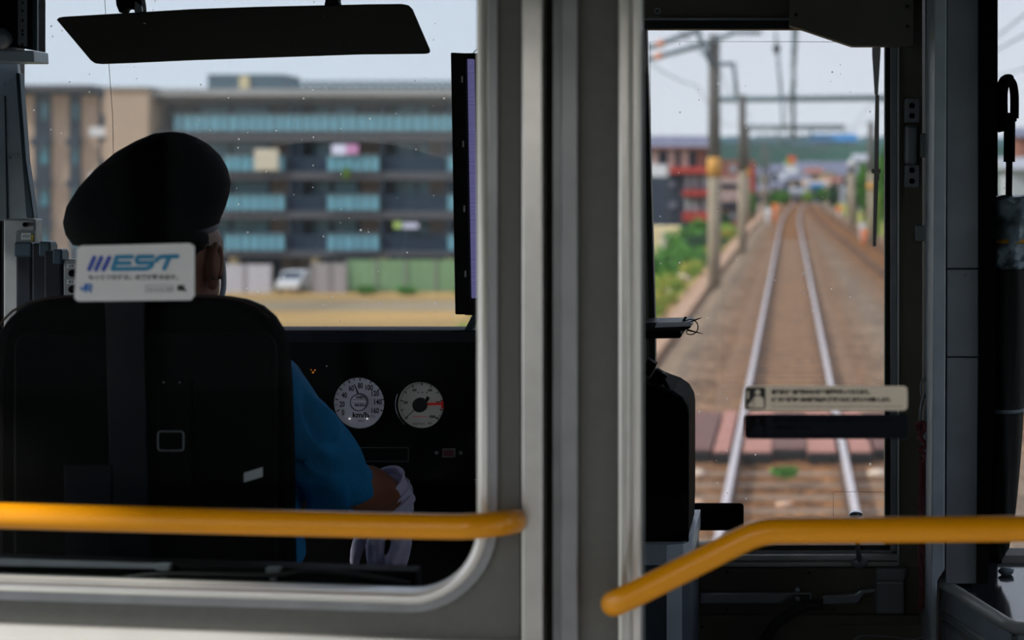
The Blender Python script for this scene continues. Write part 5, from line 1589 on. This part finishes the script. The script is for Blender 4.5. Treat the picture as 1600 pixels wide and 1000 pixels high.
# stair tower and beige wing
wing = thing('apartment_wing', 'beige apartment wing with dark vertical window strips beside the long block', 'building', (A(140, 0).x, YA, GZ))
obj('wall', ab(B(), -40, 146, 245, 452, 1.2, 12), 'wall_beige', wing)
obj('end_wall', ab(B(), 178, 141, 245, 452, -1.6, 3.0), 'wall_beige', wing)
obj('roof_slab', ab(B(), -40, 133, 146, 141, -0.6, 13), 'slab_brown', wing)
obj('roof_fascia', ab(B(), -40, 141, 146, 147, 0.2, 2), 'recess_navy', wing)
obj('roof_slab', ab(B(), 178, 137, 246, 142, -1.8, 4), 'slab_light', wing)
for (x0, x1) in ((45, 69), (100, 116)):
    sp_ = obj('window_strip', ab(B(), x0, 146, x1, 452, 0.9, 0.6), 'recess_navy', wing)
    lb2 = B()
    for y in (216, 282, 348, 414):
        ab(lb2, x0-3, y, x1+3, y+11, 0.5, 0.6)
    obj('balcony_slab', lb2, 'recess_navy', sp_)
    for y in (160, 228, 294, 360):
        obj('window', ab(B(), x0+(x1-x0)*0.45, y, x1-2, y+28, 0.8, 0.2), 'window_teal', sp_)
rc = obj('recess', ab(B(), 147, 146, 178, 452, 0.8, 0.8), 'recess_navy', wing)
for y in (152, 222, 288, 354):
    obj('panel', ab(B(), 153, y, 166, y+26, 0.6, 0.3), 'wall_beige', rc)
for y in (199, 270, 336, 402):
    obj('balcony', ab(B(), 145, y, 174, y+14, -0.6, 1.5), 'white_paint', rc)
def hung(name, label, x0, y0, x1, y1, m, cat):
    b = ab(B(), x0, y0, x1, y1, -0.98, 0.08)
    for v in b.bm.verts: v.co.y += 0.02*math.sin(v.co.x*3)
    tag(obj(name, b, m), label, cat)
hung('blanket', 'cream blanket hung over a balcony of the apartment block', 404, 233, 441, 266, 'curtain_cream', 'blanket')
hung('laundry', 'white laundry above the middle balcony of the apartment block', 524, 226, 546, 242, 'cloth_white', 'laundry')
hung('laundry', 'pink laundry next to the white one on the same balcony', 546, 226, 565, 241, 'cloth_pink', 'laundry')
hung('laundry', 'lime laundry low on the apartment block, next to white cloth', 620, 346, 632, 356, 'cloth_lime', 'laundry')
hung('laundry', 'white cloth hanging low on the apartment block beside the lime one', 634, 348, 658, 356, 'cloth_white', 'laundry')
bq = obj('balcony_plant', B().leaves(A(541, 270, -1.1), (0.3, 0.2, 0.5), 300, 0.09, 9), 'leaf_lime'); tag(bq, 'green plant trailing from the middle balcony of the apartment block', 'plant')
# yard fences and parked things
def fence(label, x0, x1, py0, py1, Y, m, cat='fence'):
    t = thing('fence', label, 'fence', (P((x0+x1)/2, 0, Y).x, Y, GZ))
    b = B(); a_ = P(x0, 0, Y).x; c_ = P(x1, 0, Y).x; zt_ = P(0, py0, Y).z
    b.box(a_, c_, Y, Y+0.06, GZ, zt_)
    obj('panel', b, m, t)
    n = max(2, int((c_-a_)/1.8))
    for k in range(n+1):
        obj('post', B().box(a_+(c_-a_)*k/n-0.05, a_+(c_-a_)*k/n+0.05, Y-0.08, Y, GZ, zt_+0.02), 'fence_grey', t)
fence('white slatted fence in front of the apartment block', 338, 424, 413, 455, 116, 'fence_white')
fence('grey slatted fence between the parked car and the green fence', 487, 541, 411, 452, 116, 'fence_grey')
fence('long pale green fence along the far edge of the field', 541, 820, 406, 450, 117, 'fence_green')
YCR = 117.5
car = thing('car', 'white parked car between the white and grey fences', 'car', (P(462, 0, YCR).x, YCR, GZ))
cx_ = P(462, 0, YCR).x
obj('body', B().xprism([(YCR-2.0, GZ+0.3), (YCR-2.0, GZ+0.85), (YCR-1.1, GZ+0.95), (YCR-0.6, GZ+1.45), (YCR+1.2, GZ+1.45), (YCR+2.0, GZ+0.9), (YCR+2.0, GZ+0.3)], cx_-0.8, cx_+0.8, 0.08), 'white_paint', car)
obj('windshield', B().xprism([(YCR-1.12, GZ+0.97), (YCR-0.66, GZ+1.40), (YCR-0.60, GZ+1.40), (YCR-1.0, GZ+0.97)], cx_-0.66, cx_+0.66), 'recess_navy', car)
for sx in (-1, 1):
    for yy in (-1.3, 1.3):
        obj('wheel', B().tube([(cx_+sx*0.62, YCR+yy, GZ+0.3), (cx_+sx*0.82, YCR+yy, GZ+0.3)], 0.3, 18), 'tire_black', car)
for i, (x, s_) in enumerate(((300, .8), (575, .6), (640, .6), (735, .7))):
    bush(P(x, 0, 115).x, 115-i*0.4, GZ, (1.4*s_, .8, .6*s_), 500, 0.12, 'leaf_green', ('shrub at the near end of the white fence', 'shrub where the grey fence meets the green fence', 'low shrub against the green fence', 'low shrub far along the green fence')[i], 60+i, 'shrubs at the field edge')
bush(P(770, 0, 60).x, 60, GZ, (1.6, 1.6, 2.2), 900, 0.15, 'leaf_lime', 'pale green bush at the near field edge behind the light strip panel', 71)

# ---- the town beyond the bank, seen through the front door
def tb(b, px0, py0, px1, py1, Y, dy, d):
    a_ = P(px0, py1, Y); c_ = P(px1, py0, Y)
    return b.box(a_.x, c_.x, Y+dy, Y+dy+d, a_.z, c_.z)
YR_ = 200.0
rb = thing('apartment_block', 'dark apartment block with red balconies and slate roof beyond the bank', 'building', (P(1065, 0, YR_).x, YR_, GZ))
obj('wall', tb(B(), 1000, 228, 1108, 385, YR_, 0.6, 9), 'wall_charcoal', rb)
rf = B()
rf.xprism([(YR_-0.8, P(0, 230, YR_).z), (YR_+4, P(0, 211, YR_).z), (YR_+10, P(0, 214, YR_).z), (YR_+10, P(0, 230, YR_).z)], P(996, 0, YR_).x, P(1110, 0, YR_).x)
obj('roof', rf, 'roof_slate', rb)
obj('eaves', tb(B(), 998, 229, 1110, 234, YR_, -0.7, 1), 'brick_brown', rb)
for (x0, x1, y0, y1) in ((1040, 1108, 261, 271), (1067, 1108, 297, 306), (1067, 1108, 331, 345)):
    obj('balcony', tb(B(), x0, y0, x1, y1, YR_, -0.9, 1.4), 'brick_red', rb)
for (x0, x1) in ((1017, 1028), (1043, 1055), (1064, 1075), (1088, 1102)):
    obj('wall_panel', tb(B(), x0, 236, x1, 260, YR_, 0.3, 0.4), 'wall_pinkish' if x0 != 1088 else 'brick_brown', rb)
for y in (275, 310):
    for x0 in (1070, 1082, 1096):
        obj('window', tb(B(), x0, y, x0+8, y+20, YR_, 0.4, 0.3), 'wall_grey', rb)
for x0, y in ((1042, 284), (1022, 284), (1045, 316), (1022, 316)):
    obj('window', tb(B(), x0, y, x0+12, y+9, YR_, 0.4, 0.3), 'roof_slate', rb)
gr_ = thing('garage', 'small white building against the dark block beyond the bank', 'building', (P(1025, 0, 190).x, 190, GZ))
obj('wall', tb(B(), 1000, 257, 1040, 276, 190, 0, 5), 'white_paint', gr_)
obj('lower_wall', tb(B(), 1000, 276, 1040, 386, 190, 0, 5), 'wall_charcoal', gr_)
bb_ = thing('apartment_block', 'brown and pink apartment block next to the dark one with red balconies', 'building', (P(1145, 0, 215).x, 215, GZ))
obj('wall', tb(B(), 1108, 250, 1180, 376, 215, 0, 9), 'brick_brown', bb_)
for (x0, x1, y0, y1, m) in ((1125, 1158, 277, 287, 'wall_pinkish'), (1125, 1162, 297, 315, 'wall_pinkish'), (1125, 1160, 287, 293, 'wall_charcoal'), (1125, 1160, 318, 325, 'wall_charcoal'), (1168, 1178, 262, 300, 'brick_red')):
    obj('balcony', tb(B(), x0, y0, x1, y1, 215, -0.8, 1.0), m, bb_)
for y in (258, 330):
    obj('window', tb(B(), 1140, y, 1150, y+12, 215, -0.2, 0.3), 'wall_grey', bb_)
tnk = thing('container', 'cream storage container in the parking area below the bank', 'container', (P(1040, 0, 160).x, 160, GZ))
obj('body', B().box(P(1010, 0, 160).x, P(1061, 0, 160).x, 160, 163, GZ+0.1, P(0, 354, 160).z, 0.15), 'wall_cream', tnk)
obj('door', tb(B(), 1030, 362, 1045, 388, 160, -0.1, 0.15), 'curtain_cream', tnk)
vn = thing('van', 'small white van parked by the cream container', 'car', (P(1073, 0, 150).x, 150, GZ))
xv = P(1073, 0, 150).x
obj('body', B().box(xv-0.75, xv+0.75, 148.2, 151.8, GZ+0.3, GZ+1.7, 0.15), 'white_paint', vn)
obj('rear_window', B().box(xv-0.6, xv+0.6, 148.1, 148.25, GZ+1.05, GZ+1.5), 'wall_charcoal', vn)
for sx in (-1, 1):
    for yy in (148.9, 151.1):
        obj('wheel', B().tube([(xv+sx*0.6, yy, GZ+0.3), (xv+sx*0.78, yy, GZ+0.3)], 0.3, 14), 'tire_black', vn)
# small houses: px range, ridge, eave, base, distance
def house(px0, px1, pr, pe, pb, Y, mw, mr, label, win=True):
    x0 = P(px0, 0, Y).x; x1 = P(px1, 0, Y).x
    zr, ze = P(0, pr, Y).z, P(0, pe, Y).z
    d = max(6.0, (x1-x0)*0.7)
    t = thing('house', label, 'house', ((x0+x1)/2, Y, GZ), 'houses of the town ahead')
    obj('wall', B().box(x0, x1, Y, Y+d, GZ, ze), mw, t)
    e = 0.5
    obj('roof', B().xprism([(Y-e, ze-0.1), (Y+d/2, zr), (Y+d+e, ze-0.1)], x0-e, x1+e), mr, t)
    if win:
        n = max(1, int((x1-x0)/4))
        for k in range(n):
            xm = x0+(x1-x0)*(k+0.5)/n
            obj('window', B().box(xm-0.7, xm+0.7, Y-0.08, Y+0.1, ze-2.0, ze-0.7), 'recess_navy', t)
hs_ = [(1250, 1326, 252, 268, 300, 300, 'wall_cream', 'roof_slate', 'wide cream house with broad slate roof in the town ahead'),
       (1234, 1262, 272, 280, 310, 270, 'wall_beige', 'roof_slate', 'beige house in front of the wide slate roofed one'),
       (1258, 1292, 281, 288, 320, 240, 'wall_cream', 'wall_beige', 'cream house with pale roof above the track bend'),
       (1268, 1284, 286, 290, 320, 225, 'roof_blue', 'roof_blue', 'small blue shed at the track bend'),
       (1238, 1256, 294, 299, 322, 225, 'white_paint', 'wall_grey', 'little white house by the track bend'),
       (1186, 1203, 262, 272, 320, 262, 'wall_grey', 'roof_slate', 'narrow grey house right behind the brown block'),
       (1203, 1222, 256, 266, 320, 300, 'wall_grey', 'roof_slate', 'grey house with slate roof near the white tower sign'),
       (1220, 1238, 270, 280, 318, 280, 'wall_grey', 'wall_grey', 'all grey house under the white tower sign'),
       (1180, 1200, 288, 296, 330, 235, 'wall_pinkish', 'roof_slate', 'pinkish house at the foot of the brown block'),
       (1205, 1220, 284, 291, 330, 250, 'wall_tan', 'roof_slate', 'tan house in front of the grey houses'),
       (1292, 1312, 276, 284, 318, 250, 'wall_tan', 'brick_brown', 'tan house with brown roof before the far trees'),
       (1310, 1334, 262, 272, 318, 280, 'wall_grey', 'roof_slate', 'grey house beside the lamp pole'),
       (1336, 1362, 240, 250, 300, 320, 'wall_grey', 'wall_grey', 'pale grey house behind the tree side poles'),
       (1262, 1282, 262, 270, 300, 285, 'wall_beige', 'brick_brown', 'beige house with brown roof against the wide slate roof')]
for h_ in hs_: house(*h_)
fb = thing('factory', 'long low building with bright blue roof below the hills', 'building', (P(1300, 0, 640).x, 640, GZ))
obj('wall', B().box(P(1268, 0, 640).x, P(1336, 0, 640).x, 640, 660, GZ, P(0, 220, 640).z), 'wall_grey', fb)
obj('roof', B().xprism([(638, P(0, 221, 640).z), (650, P(0, 208, 640).z), (662, P(0, 221, 640).z)], P(1264, 0, 640).x, P(1340, 0, 640).x), 'roof_blue', fb)
sg = thing('tower_sign', 'white tower sign with red, yellow and green top over the town', 'sign', (P(1236, 0, 340).x, 340, GZ))
obj('tower', tb(B(), 1226, 252, 1247, 338, 340, 0, 2), 'white_paint', sg)
obj('sign_panel', tb(B(), 1231, 244, 1243, 253, 340, -0.2, 2), 'sign_red', sg)
obj('sign_panel', tb(B(), 1227, 249, 1232, 256, 340, -0.25, 2), 'sign_green', sg)
obj('sign_panel', tb(B(), 1232, 252, 1240, 258, 340, -0.25, 2), 'pole_band', sg)
# markers by the line
def marker(px, py0, py1, Y, m1, m2, label):
    t = thing('track_marker', label, 'marker', (P(px, 0, Y).x, Y, P(0, py1, Y).z))
    obj('post', B().tube([P(px, py1+4, Y), P(px, py0, Y)], 0.10, 10), m1, t)
    obj('board', tb(B(), px-5, py0, px+5, py0+9, Y, -0.1, 0.08), m2, t)
marker(1211, 318, 348, 110, 'sign_orange', 'sign_orange', 'orange marker post at the bank side of the bend')
marker(1199, 325, 350, 104, 'white_paint', 'white_paint', 'white marker board next to the orange post')
marker(1311, 322, 340, 128, 'white_paint', 'sign_orange', 'orange and white marker across the neighbour track')
marker(1347, 348, 372, 74, 'white_paint', 'white_paint', 'white marker at the foot of the tree side poles')
marker(1350, 358, 378, 70, 'sign_orange', 'sign_orange', 'low orange marker near the tree side verge')
# trees
def tree(px, py_top, py_base, Y, wpx, m, label, sd, n=2600):
    x = P(px, 0, Y).x; zt_ = P(0, py_top, Y).z; zb_ = P(0, py_base, Y).z
    hh = zt_-zb_; rx = wpx*S(Y)/2
    t = thing('tree', label, 'tree', (x, Y, zb_), 'trees along the line')
    obj('crown', B().leaves((x, Y, zb_+hh*0.58), (rx, rx, hh*0.44), n, max(0.12, hh*0.03), sd), m, t)
    obj('trunk', B().tube([(x, Y, zb_-0.4), (x+0.1, Y, zb_+hh*0.3), (x, Y, zb_+hh*0.6)], [hh*0.035, hh*0.03, hh*0.012], 8), 'bark', t)
tl = [(1386, 226, 372, 84, 44, 'leaf_green', 'tall bright green tree at the outer edge of the neighbour track'), (1350, 250, 350, 104, 26, 'leaf_green', 'green tree between the two tree side poles'), (1366, 300, 385, 74, 22, 'leaf_lime', 'low lime tree at the pale pole foot'),
      (1336, 272, 345, 118, 20, 'leaf_dark', 'dark narrow tree behind the lamp pole'), (1330, 285, 338, 140, 18, 'leaf_dark', 'dark tree by the slim far pole'), (1425, 300, 420, 60, 60, 'leaf_lime', 'broad lime bush tree nearest on the tree side'),
      (1224, 296, 326, 175, 26, 'leaf_green', 'round green tree by the track bend, bank side'), (1262, 298, 320, 212, 22, 'leaf_lime', 'yellow green tree at the middle of the bend'), (1284, 292, 322, 190, 20, 'leaf_green', 'green tree beside the blue shed'),
      (1302, 290, 330, 165, 20, 'leaf_dark', 'dark tree across the neighbour track at the bend'), (1208, 300, 335, 165, 16, 'leaf_green', 'small green tree under the grey houses'), (1174, 300, 345, 150, 18, 'leaf_green', 'green tree in front of the brown block'),
      (1092, 340, 392, 120, 34, 'leaf_green', 'green tree below the red balconies'), (1130, 330, 372, 130, 26, 'leaf_dark', 'dark tree between the two apartment blocks'), (1470, 220, 400, 80, 90, 'leaf_green', 'large tree seen past the grey pillar')]
for i, a_ in enumerate(tl): tree(*a_, 80+i)
# hills
def hill(name, y0, y1, x0, x1, f, m, nx=60, ny=8):
    b = B(); rows_ = []
    for j in range(ny+1):
        v = j/ny
        rows_.append([b.bm.verts.new((x0+(x1-x0)*i/nx, y0+(y1-y0)*v, GZ-1+(f(x0+(x1-x0)*i/nx)-GZ)*math.sin(math.pi/2*min(1, v*1.6)) + 1.5*noise.noise(Vector((i*0.9, j*0.9, 0))))) for i in range(nx+1)])
    for a_, c_ in zip(rows_[:-1], rows_[1:]):
        for i in range(nx):
            b.bm.faces.new((a_[i], a_[i+1], c_[i+1], c_[i]))
    for f_ in b.bm.faces:
        f_.smooth = True
    return struct(name, b, m)
hill('hill', 360, 560, -60, 70, lambda x: P(0, 219+6*noise.noise(Vector((x*0.05, 0, 0))), 480).z, 'hill_green', 80)
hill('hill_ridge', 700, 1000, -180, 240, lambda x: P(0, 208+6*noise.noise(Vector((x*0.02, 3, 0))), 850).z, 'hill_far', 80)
# second windshield view: grey roofs
house(1590, 1700, 198, 212, 300, 150, 'brick_brown', 'roof_slate', 'brown house seen past the umbrella through the second windshield')
house(1580, 1680, 245, 262, 330, 100, 'wall_grey', 'wall_grey', 'pale grey house seen past the umbrella, below the brown one')
